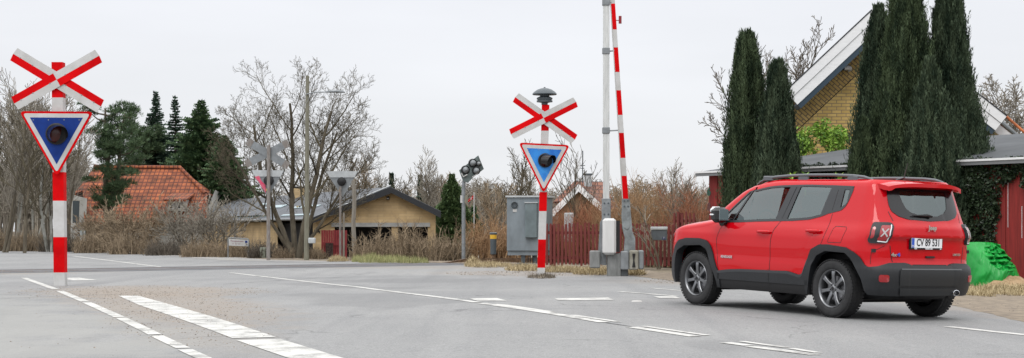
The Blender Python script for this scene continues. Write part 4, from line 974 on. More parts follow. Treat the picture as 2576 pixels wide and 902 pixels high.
# barrier machine
Y = 39.4; s = S(Y); b = at(1554, 697, Y); b.z = 0
ba = thing('barrier', 'raised red and white crossing barrier with white drive housing and tall pale mast', 'barrier', tuple(b)); F_ = PF(Y)
m = MB(); a, c = at(1528, 638, Y), at(1580, 698, Y); m.box(a.x, Y-.12, -.05, a.x+.3, Y+.3, a.z, 0, bev=.01); m.box(a.x+.302, Y-.09, -.05, c.x, Y+.27, a.z, 1, bev=.01); part('foundation_post', m, [M_conc, mat('post shaded face', (.13, .14, .145), rough=.6, metal=.3, nscale=4, namt=.3)], ba)  # right face of the post: its shade is put into the darker colour
m = MB(); a, c = at(1515, 550, Y), at(1566, 641, Y); m.box(a.x, Y-.28, c.z, c.x-.16, Y+.25, a.z, 0, bev=.05); m.box(c.x-.158, Y-.16, c.z+.06, c.x-.07, Y+.2, a.z-.05, 1); part('housing', m, [M_hwhite, M_black], ba, smooth='angle')
m = MB(); a0, a1 = at(1525, 552, Y), at(1523, -30, Y); m.box(a0.x-.07, Y-.05, a0.z-.2, a0.x+.07, Y+.07, a1.z, 0, bev=.01); mast = part('mast', m, [mat('mast white', (.46, .47, .46), rough=.6, nscale=6, col2=(.62, .63, .62), stretch=(4, 4, .4))], ba)
m = MB(); q = at(1514, 500, Y); r_ = at(1536, 600, Y); m.box(q.x, Y-.09, r_.z, r_.x, Y+.09, q.z, 0, bev=.01)
for du, v in ((5, 512), (15, 512), (5, 540), (15, 540)): P = at(1515+du, v, Y); m.lathe([(0, .02), (.02, .018), (.022, 0)], 8, Matrix.Translation((P.x, Y-.09, P.z)) @ Matrix.Rotation(PI/2, 4, 'X'), 1)
part('mast_foot', m, [M_grey, M_dgrey], mast)
def boomx(v): return 1574+(1541.5-1574)*(501-v)/501
m = MB()
def seg(v0, v1, w0, w1, c, d=.05):
    P = [at(boomx(v0)-w0/2, v0, Y), at(boomx(v0)+w0/2, v0, Y), at(boomx(v1)+w1/2, v1, Y), at(boomx(v1)-w1/2, v1, Y)]
    m.prism([(p.x, p.z) for p in P], Y-.02, Y-.02+d, lambda x, z, dd: Vector((x, dd, z)), c)
W0, W1 = 13, 10
wv = lambda v: W0+(W1-W0)*(501-v)/501
vs = [501, 443, 398, 335, 290, 228, 182, 120, 75, 10, -40]; cols = [1, 0, 1, 0, 1, 0, 1, 0, 1, 0]
for i in range(10): seg(vs[i], vs[i+1], wv(vs[i]), wv(vs[i+1]), cols[i])
m.tube([at(boomx(v)-wv(v)/2-1.5, v, Y)+Vector((0, -.02, 0)) for v in (500, 250, -40)], 1.1/s, 6, mi=0)
part('boom', m, [M_swhite, M_sred], ba)
for v in (8, 130, 330):
    m = MB(); P = at(1524, v, Y); m.box(P.x-.08, Y-.075, P.z-.06, P.x+.09, Y+.08, P.z+.08, bev=.01); m.tube([P+Vector((.05, -.03, 0)), at(boomx(v)-2, v-2, Y)], .018, 6); part('clamp', m, M_grey, mast)
m = MB(); m.tube([at(1560, 41, Y), at(1560, 60, Y)], 3.8/s, 12); m.tube([at(boomx(50)+4, 52, Y), at(1558, 52, Y)], .01, 5); part('boom_lamp', m, mat('dark red lamp', (.22, .008, .012), rough=.3), ba)
m = MB(); m.prism([(1564, 501), (1583, 501), (1587, 549), (1590, 583), (1597, 600), (1597, 634), (1568, 634), (1571, 600), (1565, 575), (1563, 549)], -.14, -.03, F_, 0); m.prism([(1569, 553), (1582, 553), (1582, 573), (1576, 578), (1569, 573)], -.16, -.14, F_, 0)
for u, v in ((1570, 506), (1578, 506), (1570, 520), (1579, 520)): P = at(u, v, Y); m.lathe([(0, .02), (.018, .018), (.02, 0)], 8, Matrix.Translation((P.x, Y-.14, P.z)) @ Matrix.Rotation(PI/2, 4, 'X'), 1)
part('boom_bracket', m, [mat('bracket grey', (.20, .22, .225), rough=.6, nscale=5, namt=.4), M_dgrey], ba)
m = MB(); m.prism([(1510, 560), (1517, 550), (1522, 600), (1526, 640), (1526, 668), (1506, 666), (1506, 628)], .05, .14, F_, 0); part('boom_bracket', m, M_grey2, ba)
for (u0, v0, u1, v1, d0, d1, mt) in ((1484, 631, 1510, 675, -.1, .25, M_conc), (1560, 632, 1580, 679, -.32, -.02, M_grey2), (1581, 630, 1604, 679, -.30, 0, None), (1605, 630, 1618, 678, -.28, .02, M_grey2)):
    m = MB(); a, c = at(u0, v0, Y), at(u1, v1, Y); m.box(a.x, Y+d0, c.z, c.x, Y+d1, a.z, bev=.025); part('counterweight', m, mt or mat('stained weight', (.21, .20, .155), rough=.8, nscale=3, col2=(.32, .31, .27)), ba)
m = MB(); m.tube([at(1592, 638, Y)+Vector((0, -.315, 0)), at(1592, 655, Y)+Vector((0, -.315, 0)), at(1592, 672, Y)+Vector((0, -.31, 0))], [.035, .012, .04], 8, flat=.5); part('rust_stain', m, M_black, ba)
# relay cabinet
Y = 51.5; s = S(Y); b = at(1333, 667, Y); b.z = 0
cb = thing('relay_cabinet', 'grey sheet metal relay cabinet on short legs, behind the right crossing signal', 'cabinet', tuple(b)); M_cab = mat('cabinet', (.185, .215, .235), rough=.5, metal=.15, nscale=2, namt=.2, stretch=(1, 1, .5))
a, c = at(1275, 497, Y), at(1362, 631, Y)
Mr = Matrix.Translation((a.x, Y, 0)) @ Matrix.Rotation(.0, 4, 'Z')
m = MB(); wd = at(1391, 0, Y).x-a.x
m.box(0, 0, c.z, wd*.72, .9, a.z, M=Mr); 
P4 = [(0, 0), (wd*.72, 0)]
m = MB(); dpt = .9
def cabp(x, y, z): return Vector((a.x+x, Y+y, z))
# slightly turned box: front face left part, side face at the right
crn = [(0, 0), (wd*.72, -.12), (wd, .62), (wd*.28, .76)]
m.prism(crn, c.z, a.z, lambda x, y, z: Vector((a.x+x, Y+y, z))); m.prism([(.02, .05), (wd*.7, -.06), (wd*.95, .6), (wd*.28, .70)], c.z-.14, c.z, lambda x, y, z: Vector((a.x+x, Y+y, z))); part('body', m, M_cab, cb)
m = MB(); crn2 = [(-.04, -.05), (wd*.72, -.19), (wd*1.05, .64), (wd*.26, .82)]
n = len(m.v); m.prism(crn2, a.z, a.z+.05, lambda x, y, z: Vector((a.x+x, Y+y, z+.02*(x/wd)*0-(.10 if x > wd*.6 else 0)*0))); part('roof', m, M_pgrey, cb)
m = MB(); u0, u1 = at(1321, 511, Y), at(1351, 599, Y); m.box(u0.x, Y-.22, u1.z, u1.x, Y-.03, u0.z, bev=.02); m.box(u0.x-.02, Y-.24, u0.z-.01, u1.x+.02, Y-.03, u0.z+.02, 1); part('door_box', m, [mat('cabinet door', (.13, .165, .175), rough=.45, nscale=2, namt=.25), M_pgrey], cb)
m = MB(); m.lathe([(0, .0), (8.5/s, .0), (8.5/s, .05), (7/s, .06), (6/s, .02), (0, .015)], 20, Matrix.Translation(at(1294, 516, Y)+Vector((0, -.03, 0))) @ Matrix.Rotation(PI/2, 4, 'X'), 0); part('vent', m, M_dgrey, cb)
m = MB(); q, r_ = at(1290, 527, Y), at(1300, 534, Y); m.box(q.x, Y-.045, r_.z, r_.x, Y-.02, q.z); part('label_plate', m, M_swhite, cb)
for u in (1316, 1346):
    m = MB(); q = at(u, 638, Y); m.box(q.x-.06, Y+.05, -.02, q.x+.06, Y+.35, q.z+.03); m.box(q.x-.12, Y-.02, -.02, q.x+.12, Y+.42, .05); part('leg', m, M_dgrey, cb)
m = MB()
for x in (1330, 1334, 1338): m.tube([at(x, 600, Y)+Vector((0, -.05, 0)), at(x+1, 640, Y)+Vector((0, 0, 0)), at(x+(x-1334)*.8, 665, Y)], .014, 5)
part('cables', m, M_black, cb)
m = MB(); q, r_ = at(1300, 662, Y), at(1352, 669, Y); m.box(q.x, Y-.1, 0, r_.x, Y+.5, .05)
single('concrete_slab', m, M_conc, 'thin concrete slab under the relay cabinet', 'slab', (q.x, Y, 0))
# red picket fence
M_fred = mat('fence red', (.095, .017, .014), rough=.85, nscale=12, col2=(.17, .032, .026), stretch=(6, 6, .5))
def fence(label, Y0, u0, Y1_, u1, top, bot, pitch, skip=(), w=.065):
    A_, B_ = Vector((XU(u0, Y0), Y0, 0)), Vector((XU(u1, Y1_), Y1_, 0)); d = (B_-A_); L = d.length; d.normalize(); ang = math.atan2(d.y, d.x); root = thing('picket_fence', label, 'fence', tuple(A_))
    n = int(L/pitch); r = random.Random(int(u0)); proto = None
    m = MB(); Mx = Matrix.Translation(A_) @ Matrix.Rotation(ang, 4, 'Z')
    m.box(0, .02, bot+.17, L, .055, bot+.25, M=Mx); part('rail', m, M_fred, root); m = MB(); m.box(0, .02, top-.28, L, .055, top-.2, M=Mx); part('rail', m, M_fred, root)
    me = MB(); me.box(-w/2, -.012, 0, w/2, .012, 1, bev=.001); 
    me = MB(); me.prism([(-w/2, 0), (w/2, 0), (w/2, top-bot-.03), (w/4, top-bot), (-w/4, top-bot), (-w/2, top-bot-.03)], -.011, .011, lambda a_, z, y: Vector((a_, y, z)))
    mesh = me.mesh('picket', M_fred)
    for i in range(n+1):
        if any(lo <= i <= hi for lo, hi in skip): continue
        o = bpy.data.objects.new('picket', mesh); COL.objects.link(o); o.parent = root
        p = d*(i*pitch); o.location = (p.x, p.y, bot+r.uniform(-.02, .03)); o.rotation_euler = (0, r.uniform(-.012, .012), ang); o.scale = (1, 1, 1+r.uniform(-.03, .03))
    for x in range(0, int(L)+1, 2):
        m = MB(); m.box(x+.1, .06, bot-.06, x+.19, .15, top-.02, M=Mx); part('fence_post', m, M_fred, root)
    return root
fence('dark red picket fence between the signal post and the driveway, mailbox hanging on it', 48.3, 1376, 46.5, 1700, 1.2, .06, .118)
fence('short higher piece of dark red picket fence just above the car bonnet', 46.8, 1697, 46.2, 1748, 1.52, .3, .15)
Y = 46.4; s = S(Y); a, c = at(1637, 572, Y), at(1676, 605, Y)
mb_ = thing('mailbox', 'grey metal mailbox with a paler lid, hanging on the red picket fence', 'mailbox', (a.x, Y, c.z))
m = MB(); m.box(a.x, Y-.30, c.z, c.x, Y-.04, a.z-.07, bev=.01); part('box', m, mat('mailbox grey', (.10, .115, .125), rough=.4, metal=.3, nscale=5, namt=.25), mb_)
m = MB(); m.box(a.x-.01, Y-.33, a.z-.075, c.x+.01, Y-.04, a.z+.01, bev=.015); part('lid', m, M_pgrey, mb_)
m = MB(); m.box(c.x-.13, Y-.304, c.z+.02, c.x-.05, Y-.3005, c.z+.10, 0); text_mesh('T', .075, Matrix.Translation((c.x-.09, Y-.305, c.z+.06)) @ Matrix.Rotation(PI/2, 4, 'X'), m, .001, 1, bold=.002); part('sticker', m, [mat('navy', (.02, .03, .10)), M_swhite], mb_)
# street name sign, small back-side sign, concrete stump, red door panel
Y = 64; s = S(Y); b = at(573.5, 650, Y)
sn = thing('street_name_sign', 'low white street name sign with a grey frame, in front of the brown hedge', 'street sign', tuple(b))
m = MB(); m.tube([at(573.5, 651, Y), at(573.8, 604, Y), at(575, 600, Y), at(578, 599, Y), at(622, 601.5, Y), at(625.5, 603, Y), at(626, 606, Y), at(625, 653, Y)], 1.4/s, 8); part('frame', m, M_grey2, sn, smooth='angle')
m = MB(); m.prism([(575.5, 601.5), (625, 604), (625, 620.5), (575.5, 618.2)], -.01, .01, PF(Y)); pn = part('panel', m, M_swhite, sn)
m = MB(); Mt = lambda u, v: Matrix.Translation(at(u, v, Y)+Vector((0, -.013, 0))) @ Matrix.Rotation(PI/2, 4, 'X') @ Matrix.Rotation(-.05, 4, 'Z')
text_mesh('Kangavavam', .085, Mt(596.5, 607.3), m, .001, 0, sx=1.15, bold=.001); text_mesh('25  62  63', .075, Mt(594, 614), m, .001, 0); part('lettering', m, mat('sign letters', (.22, .09, .12), rough=.6), pn)
m = MB(); m.prism([(616.5, 606), (622.5, 606.3), (622.5, 612), (616.5, 611.7)], -.014, -.011, PF(Y)); part('blue_mark', m, M_sblue, pn)
Y = 79; b = at(208.5, 634, Y); sg_ = thing('small_sign', 'small grey rectangular sign on a short post at the far road edge', 'sign', tuple(b)); m = MB(); m.prism([(201.5, 580), (215.5, 580), (215.5, 615), (201.5, 615)], -.03, .0, PF(Y)); part('panel', m, mat('sign green grey', (.16, .19, .17), rough=.5, nscale=4, namt=.4), sg_)
m = MB(); m.prism([(203, 582), (205.5, 582), (205.5, 613), (203, 613)], -.04, -.031, PF(Y)); m.prism([(211.5, 582), (214, 582), (214, 613), (211.5, 613)], -.04, -.031, PF(Y)); part('panel_edge', m, M_pgrey, sg_)
m = MB(); m.tube([at(208.5, 636, Y), at(208.5, 585, Y)], 2.2/S(Y), 6); part('post', m, M_grey, sg_)
Y = 62.5; m = MB(); a, c = at(654, 623, Y), at(668, 652, Y); m.box(a.x, Y, c.z-.03, c.x, Y+.2, a.z, bev=.02)
single('marker_stone', m, mat('stone pale', (.26, .28, .22), rough=.9, nscale=7, namt=.3, stretch=(4, 4, 1)), 'pale mossy square stone post between the street sign and the cross signal', 'stone post', (a.x, Y, c.z))
Y = 64.5; a, c = at(808, 580, Y), at(873, 655, Y)
dp = thing('plank_gate', 'bright dark red plank gate standing before the yellow garage wall', 'gate', (a.x, Y, c.z)); M_gred = mat('gate red', (.20, .022, .025), rough=.7, nscale=8, col2=(.33, .04, .045), stretch=(5, 5, .5))
for i in range(11):
    m = MB(); w_ = (c.x-a.x)/11; m.box(a.x+i*w_+.004, Y, c.z, a.x+(i+1)*w_-.004, Y+.03, a.z+.01*(i % 2), bev=.004); part('plank', m, M_gred, dp)
m = MB(); q, r_ = at(812, 610, Y), at(870, 618, Y); m.box(q.x, Y-.04, r_.z, r_.x, Y-.002, q.z); part('cross_rail', m, M_gred, dp)
m = MB(); q, r_ = at(820, 612, Y), at(838, 656, Y); m.box(q.x, Y-.12, r_.z, r_.x, Y-.045, q.z); single('tree_stump', m, mat('stump', (.05, .03, .025), rough=.9, nscale=12, namt=.5), 'dark wooden stump leaning before the red plank gate', 'stump', (q.x, Y, r_.z))
# flag on its pole
Y = 92; b = at(1192.5, 612, Y); fl = thing('flagpole', 'thin white flagpole with a limp red and white flag, in front of the far wood', 'flagpole', tuple(b)); m = MB(); m.tube([b, at(1192.5, 484, Y)], 1.4/S(Y), 8); part('pole', m, M_swhite, fl)
m = MB(); rows = [[at(1191.5-t*15, 491+t*13+w*(9-3*t), Y)+Vector((0, .12*math.sin(t*9+w), 0)) for w in (0, .35, .5, 1)] for t in [i/8 for i in range(9)]]; m.grid(rows); m.m = [1 if (j % 3) == 1 or (j//3) == 3 else 0 for j in range(len(m.m))]; part('flag', m, [M_sred, M_swhite], fl)
# ------------------------------------------------------------------ buildings
def brickmat(name, c1, c2, mortar, scale, bw=.5, rh=.25, ms=.02, rough=.9, bump=.3, rot=None):
    m = bpy.data.materials.new(name); m.use_nodes = True; t = m.node_tree; b = t.nodes['Principled BSDF']; L = t.links.new
    c = t.nodes.new('ShaderNodeTexCoord'); mpn = t.nodes.new('ShaderNodeMapping'); L(c.outputs['Object'], mpn.inputs[0])
    mpn.inputs['Rotation'].default_value = rot or (PI/2, 0, 0)
    k = t.nodes.new('ShaderNodeTexBrick'); k.inputs['Scale'].default_value = scale; k.inputs['Brick Width'].default_value = bw; k.inputs['Row Height'].default_value = rh; k.inputs['Mortar Size'].default_value = ms
    k.inputs['Color1'].default_value = (*c1, 1); k.inputs['Color2'].default_value = (*c2, 1); k.inputs['Mortar'].default_value = (*mortar, 1); k.inputs['Mortar Smooth'].default_value = .2
    L(mpn.outputs[0], k.inputs[0]); n = t.nodes.new('ShaderNodeTexNoise'); n.inputs['Scale'].default_value = 1.5; n.inputs['Detail'].default_value = 8; L(c.outputs['Object'], n.inputs[0])
    r = t.nodes.new('ShaderNodeMapRange'); r.inputs[1].default_value = .3; r.inputs[2].default_value = .7; r.inputs[3].default_value = .72; r.inputs[4].default_value = 1.2; L(n.outputs[0], r.inputs[0])
    v = t.nodes.new('ShaderNodeVectorMath'); v.operation = 'SCALE'; L(k.outputs[0], v.inputs[0]); L(r.outputs[0], v.inputs['Scale']); L(v.outputs[0], b.inputs['Base Color'])
    b.inputs['Roughness'].default_value = rough
    bp = t.nodes.new('ShaderNodeBump'); bp.invert = True; bp.inputs['Strength'].default_value = bump; bp.inputs['Distance'].default_value = .01; L(k.outputs['Fac'], bp.inputs['Height']); L(bp.outputs[0], b.inputs['Normal'])
    return m
M_slate = mat('dark roofing', (.045, .05, .058), rough=.75, nscale=1.5, col2=(.075, .082, .092), stretch=(1, .25, 1), bump=.3, bscale=20)
M_slateg = brickmat('slate courses', (.060, .068, .08), (.082, .09, .103), (.03, .034, .04), 1, .7, .42, .03, rough=.6, rot=(0, 0, .35))
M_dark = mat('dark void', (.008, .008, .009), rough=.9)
M_fascia = mat('black fascia', (.014, .016, .02), rough=.5)
M_ywall = brickmat('buff brick', (.42, .30, .155), (.48, .35, .19), (.36, .27, .16), 1, .6, .11, .006, bump=.15)
M_ybrick = brickmat('yellow brick', (.60, .42, .15), (.47, .32, .105), (.24, .18, .11), 1, .24, .085, .010, bump=.5)
M_wwood = mat('white painted wood', (.72, .725, .73), rough=.5, nscale=5, namt=.04, stretch=(1, 1, 4))
M_concp = mat('rendered wall', (.27, .265, .24), rough=.9, nscale=1.2, col2=(.42, .41, .38), detail=8)
def poly(mb, pts, mi=0):
    n = len(mb.v); mb.v += [tuple(p) for p in pts]; mb.f.append(tuple(range(n, n+len(pts)))); mb.m.append(mi)
def slab(mb, pts, thick, mi=0):
    """a roof plane with thickness below it"""
    pts = [Vector(p) for p in pts]; nrm = (pts[1]-pts[0]).cross(pts[2]-pts[0]).normalized()
    if nrm.z < 0: nrm = -nrm
    low = [p-nrm*thick for p in pts]; poly(mb, pts, mi); poly(mb, low[::-1], mi)
    for i in range(len(pts)): j = (i+1) % len(pts); poly(mb, [pts[i], pts[j], low[j], low[i]], mi)
# --- yellow garage house
Y = 68.0; EX = Vector((-12.7, 35.0, 0)); UX = EX.normalized()
gl, gp_, grr = at(783, 551, Y), at(984, 471, Y), at(1110, 532, Y); gl.z += .02
base = Vector((gp_.x, Y, -.1))
ga = thing('garage_house', 'low buff brick garage building with a long dark slate roof, behind the brown shrubs', 'building', tuple(base))
m = MB(); ov = Vector((0, -.35, 0))
slab(m, [gl+ov, gp_+ov, gp_+EX, gl+EX], .06); left_roof = part('roof', m, M_slateg, ga)
m = MB(); slab(m, [gp_+ov+Vector((0, 0, .001)), grr+ov, grr+EX, gp_+EX+Vector((0, 0, .001))], .06); part('roof', m, M_slateg, ga)
zb = -.25
wl, wr = gl+Vector((.18, 0, 0)), grr-Vector((.22, 0, 0)); dz = Vector((0, 0, -.12))
m = MB()
# gable wall with its wide opening under a pale beam
u_o0, u_o1 = XU(842, Y), XU(1076, Y); zt_o = ZV(570, Y)
poly(m, [Vector((wl.x, Y, zb)), Vector((u_o0, Y, zb)), Vector((u_o0, Y, zt_o)), Vector((u_o0, Y, ZV(551-(842-783)*.4+4, Y))), wl+dz])
poly(m, [Vector((u_o0, Y, zt_o)), Vector((u_o1, Y, zt_o)), Vector((u_o1, Y, ZV(516+6, Y))), gp_+dz, Vector((u_o0, Y, ZV(551-(842-783)*.4+4, Y)))])
poly(m, [Vector((u_o1, Y, zb)), Vector((wr.x, Y, zb)), wr+dz, Vector((u_o1, Y, ZV(516+6, Y))), Vector((u_o1, Y, zt_o))])
m.box(XU(985, Y), Y+.002, zb, XU(1001, Y), Y+.25, zt_o-.003)
poly(m, [wr+dz, Vector((wr.x, Y, zb)), Vector((wr.x, Y, zb))+EX, wr+dz+EX])
e1 = UX*7; poly(m, [wl+dz+e1, Vector((wl.x, Y, zb))+e1, Vector((wl.x, Y, zb))+EX, wl+dz+EX]); poly(m, [wl+dz, Vector((wl.x, Y, zb)), Vector((wl.x, Y, zb))+UX*.5, wl+dz+UX*.5])
part('wall', m, M_ywall, ga)
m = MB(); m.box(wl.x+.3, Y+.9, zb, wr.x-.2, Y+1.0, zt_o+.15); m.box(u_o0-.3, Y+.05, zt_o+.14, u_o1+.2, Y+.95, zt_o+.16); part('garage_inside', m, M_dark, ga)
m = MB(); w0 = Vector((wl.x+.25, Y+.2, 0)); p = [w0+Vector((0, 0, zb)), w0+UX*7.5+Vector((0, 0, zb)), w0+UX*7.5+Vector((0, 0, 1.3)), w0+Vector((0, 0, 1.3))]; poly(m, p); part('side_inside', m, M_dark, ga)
m = MB(); m.box(XU(834, Y), Y-.06, zt_o-.02, XU(1082, Y), Y-.003, ZV(561, Y)); part('beam', m, mat('beam grey', (.27, .27, .26), rough=.7, nscale=3, namt=.2), ga)
m = MB()
for a_, b_ in ((gl, gp_), (gp_, grr)):
    d = (b_-a_).normalized(); pp = [a_+ov-Vector((0, .03, 0)), b_+ov-Vector((0, .03, 0)), b_+ov-Vector((0, .03, .26)), a_+ov-Vector((0, .03, .22))]; qq = [x+Vector((0, .035, 0)) for x in pp]
    pp = [x+Vector((0, 0, -.01)) for x in pp]
    for f_ in (pp, qq[::-1], [pp[3], pp[2], qq[2], qq[3]], [pp[0], pp[1], qq[1], qq[0]]): poly(m, f_)
    lo = [a_+ov-Vector((0, 0, .09)), b_+ov-Vector((0, 0, .09)), b_-Vector((0, 0, .09)), a_-Vector((0, 0, .09))]; poly(m, lo)
part('bargeboard', m, M_fascia, ga)
m = MB(); m.tube([gl+ov+Vector((-.05, 0, -.03)), gl+EX+Vector((-.05, 0, -.03))], .05, 8); m.tube([gl+ov+Vector((.02, .06, -.02)), gp_+ov+Vector((0, .06, .045))], .035, 6, mi=1); part('gutter', m, [M_grey2, M_pgrey], ga)
nr = (gp_-gl).cross(EX).normalized(); nr = nr if nr.z > 0 else -nr
def onroof(s_, t): return gl+(gp_-gl)*s_+EX*t+nr*.01
for (t0, t1, s0, s1) in ((.10, .22, .34, .42), (.30, .40, .40, .50), (.02, .17, .06, .10), (.25, .55, .05, .10), (.42, .5, .56, .62)):
    m = MB(); P = [onroof(s0, t0), onroof(s1, t0), onroof(s1, t1), onroof(s0, t1)]; Q = [p+nr*.07 for p in P]; poly(m, Q)
    for i in range(4): poly(m, [P[i], P[(i+1) % 4], Q[(i+1) % 4], Q[i]])
    part('skylight', m, glassmat('skylight', (.3, .3, .3), .75) if 'skylight' not in bpy.data.materials else bpy.data.materials['skylight'], left_roof)
m = MB(); P = at(797, 584, Y)+Vector((0, -.01, 0)); text_mesh('14', .26, Matrix.Translation(P) @ Matrix.Rotation(PI/2, 4, 'X') @ Matrix.Rotation(.25, 4, 'Z'), m, .008, bold=.006); part('house_number', m, M_black, ga, smooth=False)
m = MB(); P = at(976, 498, Y); m.box(P.x-.05, Y-.13, P.z-.10, P.x+.06, Y-.002, P.z+.05, 0, bev=.02); m.box(P.x-.035, Y-.16, P.z-.06, P.x+.045, Y-.10, P.z-.02, 1, bev=.01); part('wall_lamp', m, [M_black, M_swhite], ga)
m = MB(); cpos = onroof(.85, .38); m.box(cpos.x-.35, cpos.y-.35, cpos.z-.3, cpos.x+.35, cpos.y+.35, cpos.z+.42); m.box(cpos.x-.28, cpos.y-.28, cpos.z+.42, cpos.x+.28, cpos.y+.28, cpos.z+.5, 1); part('chimney', m, [M_ywall, M_dark], left_roof)
m = MB(); m.box(*(list(at(598, 610, 70))[:1]+[70]), ZV(650, 70), XU(604, 70), 70.15, ZV(568, 70)) if False else m.box(XU(588, 74), 74, -.2, XU(592, 74), 74.12, 1.35); part('carport_post', m, M_wood, ga)
# car bonnet edge under the shrubs: a parked trailer outline is not readable, left to the shrubs
# --- orange tiled house
Y = 92.0
def tilemat():
    m = bpy.data.materials.new('orange tiles'); m.use_nodes = True; t = m.node_tree; b = t.nodes['Principled BSDF']; L = t.links.new
    c = t.nodes.new('ShaderNodeTexCoord'); k = t.nodes.new('ShaderNodeTexBrick'); mp_ = t.nodes.new('ShaderNodeMapping'); mp_.inputs['Rotation'].default_value = (PI/2, 0, 0); L(c.outputs['Object'], mp_.inputs[0]); L(mp_.outputs[0], k.inputs[0])
    k.offset = 0; k.inputs['Scale'].default_value = 1; k.inputs['Brick Width'].default_value = .24; k.inputs['Row Height'].default_value = .2; k.inputs['Mortar Size'].default_value = .028
    k.inputs['Color1'].default_value = (.42, .12, .04, 1); k.inputs['Color2'].default_value = (.27, .075, .03, 1); k.inputs['Mortar'].default_value = (.13, .03, .015, 1)
    n = t.nodes.new('ShaderNodeTexNoise'); n.inputs['Scale'].default_value = 1.6; n.inputs['Detail'].default_value = 10; n.inputs['Roughness'].default_value = .78; L(c.outputs['Object'], n.inputs[0])
    r = t.nodes.new('ShaderNodeValToRGB'); r.color_ramp.elements[0].position = .33; r.color_ramp.elements[0].color = (.22, .24, .18, 1); r.color_ramp.elements[1].position = .60; r.color_ramp.elements[1].color = (1, 1, 1, 1)
    L(n.outputs[0], r.inputs[0]); v = t.nodes.new('ShaderNodeVectorMath'); v.operation = 'MULTIPLY'; L(k.outputs[0], v.inputs[0]); L(r.outputs[0], v.inputs[1]); L(v.outputs[0], b.inputs['Base Color']); b.inputs['Roughness'].default_value = .85
    bp = t.nodes.new('ShaderNodeBump'); bp.invert = True; bp.inputs['Strength'].default_value = .8; bp.inputs['Distance'].default_value = .05; L(k.outputs['Fac'], bp.inputs['Height']); L(bp.outputs[0], b.inputs['Normal'])
    return m
M_tile = tilemat()
oh = thing('tiled_house', 'old house with a weathered orange tiled half-hipped roof and a pale grey left wall', 'house', (XU(350, Y), Y, 0))
Yr = 96.5; rL, rR = at(236, 423, Yr), at(453, 425, Yr); hR = at(515, 490, 94.5); eR = at(519, 558, 92); eL = at(212, 560, 92); hL = at(186, 489, 94)
m = MB(); slab(m, [rL, rR, hR, eR, eL, at(208, 480, 94.2)], .12); rf = part('roof', m, M_tile, oh)
m = MB(); bR, bE, bL_ = Vector((hR.x, 98.5, hR.z)), Vector((eR.x, 101, eR.z)), Vector((eL.x, 101, eL.z)); slab(m, [rR, rL, Vector((hL.x, 98.5, hL.z)), bL_, bE, bR], .12); part('roof', m, M_tile, oh)
m = MB(); slab(m, [rR, hR, bR], .1); slab(m, [rL, at(186, 489, 94), Vector((hL.x, 98.5, hL.z))], .1); slab(m, [rL, at(208, 480, 94.2), at(186, 489, 94)], .1); part('hip', m, M_tile, oh)
m = MB(); m.tube([rL+Vector((0, 0, .05)), rR+Vector((0, 0, .05)), hR+Vector((.05, 0, .03))], .13, 8); m.tube([hR+Vector((.05, 0, .03)), eR+Vector((.05, 0, .03))], .08, 8); part('ridge_tiles', m, M_tile, rf)
m = MB(); w = [at(181, 490, 94.3), at(219, 500, 92.4), at(214, 580, 92.4), at(176, 580, 94.3)]; w[2].z = 0; w[3].z = 0; poly(m, w); z0 = 0
poly(m, [Vector((eL.x, 92.5, 0)), Vector((eR.x-.3, 92.5, 0)), Vector((eR.x-.3, 92.5, eR.z)), Vector((eL.x, 92.5, eL.z))]); poly(m, [Vector((eR.x-.3, 92.5, 0)), Vector((eR.x-.3, 100.5, 0)), Vector((eR.x-.3, 100.5, hR.z)), Vector((eR.x-.3, 96.5, hR.z+.3)), Vector((eR.x-.3, 92.5, eR.z))])
poly(m, [w[3], w[0], Vector((w[0].x, 100.5, w[0].z)), Vector((w[0].x, 100.5, 0))]); part('wall', m, M_concp, oh)
m = MB(); q = at(192, 520, 93.7); m.box(q.x-.1, 93.3, q.z-.9, q.x+.35, 93.42, q.z+.3); part('window', m, M_dgrey, oh)
# dormer
m = MB(); a, c = at(424, 503, 92.2), at(462, 532, 92.2); m.box(a.x, 92.0, c.z, c.x, 94.5, a.z); dm = part('dormer', m, M_concp, oh)
m = MB(); slab(m, [Vector((a.x-.2, 91.7, a.z)), Vector((c.x+.2, 91.7, a.z)), Vector((c.x+.2, 95, a.z+.5)), Vector((a.x-.2, 95, a.z+.5))], .1); part('dormer_roof', m, M_tile, dm)
for i in range(2):
    m = MB(); x0 = a.x+.08+i*(c.x-a.x)/2; x1 = x0+(c.x-a.x)/2-.16; m.box(x0, 91.93, c.z+.1, x1, 91.995, a.z-.1, 0); m.box(x0+.06, 91.91, c.z+.16, x1-.06, 91.929, a.z-.16, 1); part('dormer_window', m, [M_swhite, M_dark], dm)
# --- small house with white barge boards, right of the cabinet
Y = 84; wh = thing('gabled_house', 'small brown roofed house with a white bargeboard and a chimney, above the picket fence', 'house', (XU(1450, Y), Y, 0))
gL, gP, gR = at(1390, 530, Y), at(1455, 466, Y), at(1520, 524, Y); back = Vector((1.5, 9, .0))
M_btile = brickmat('brown tiles', (.17, .075, .05), (.23, .10, .065), (.07, .035, .03), 1, .3, .22, .03, rot=(PI/2, 0, 0))
m = MB(); slab(m, [gL+Vector((0, -.3, 0)), gP+Vector((0, -.3, 0)), gP+back, gL+back], .12); wrf = part('roof', m, M_btile, wh); m = MB(); slab(m, [gP+Vector((0, -.3, .002)), gR+Vector((0, -.3, 0)), gR+back, gP+back+Vector((0, 0, .002))], .12); part('roof', m, M_btile, wh)
m = MB(); poly(m, [Vector((gL.x+.3, Y, 0)), Vector((gR.x-.3, Y, 0)), gR-Vector((.3, 0, .15)), gP-Vector((0, 0, .15)), gL+Vector((.3, 0, -.15))]); poly(m, [Vector((gL.x+.3, Y, 0)), gL+Vector((.3, 0, -.15)), gL+back+Vector((.3, 0, -.15)), Vector((gL.x+.3, Y, 0))+back]); part('wall', m, mat('brown wall', (.26, .17, .10), rough=.9, nscale=4, namt=.2), wh)
m = MB()
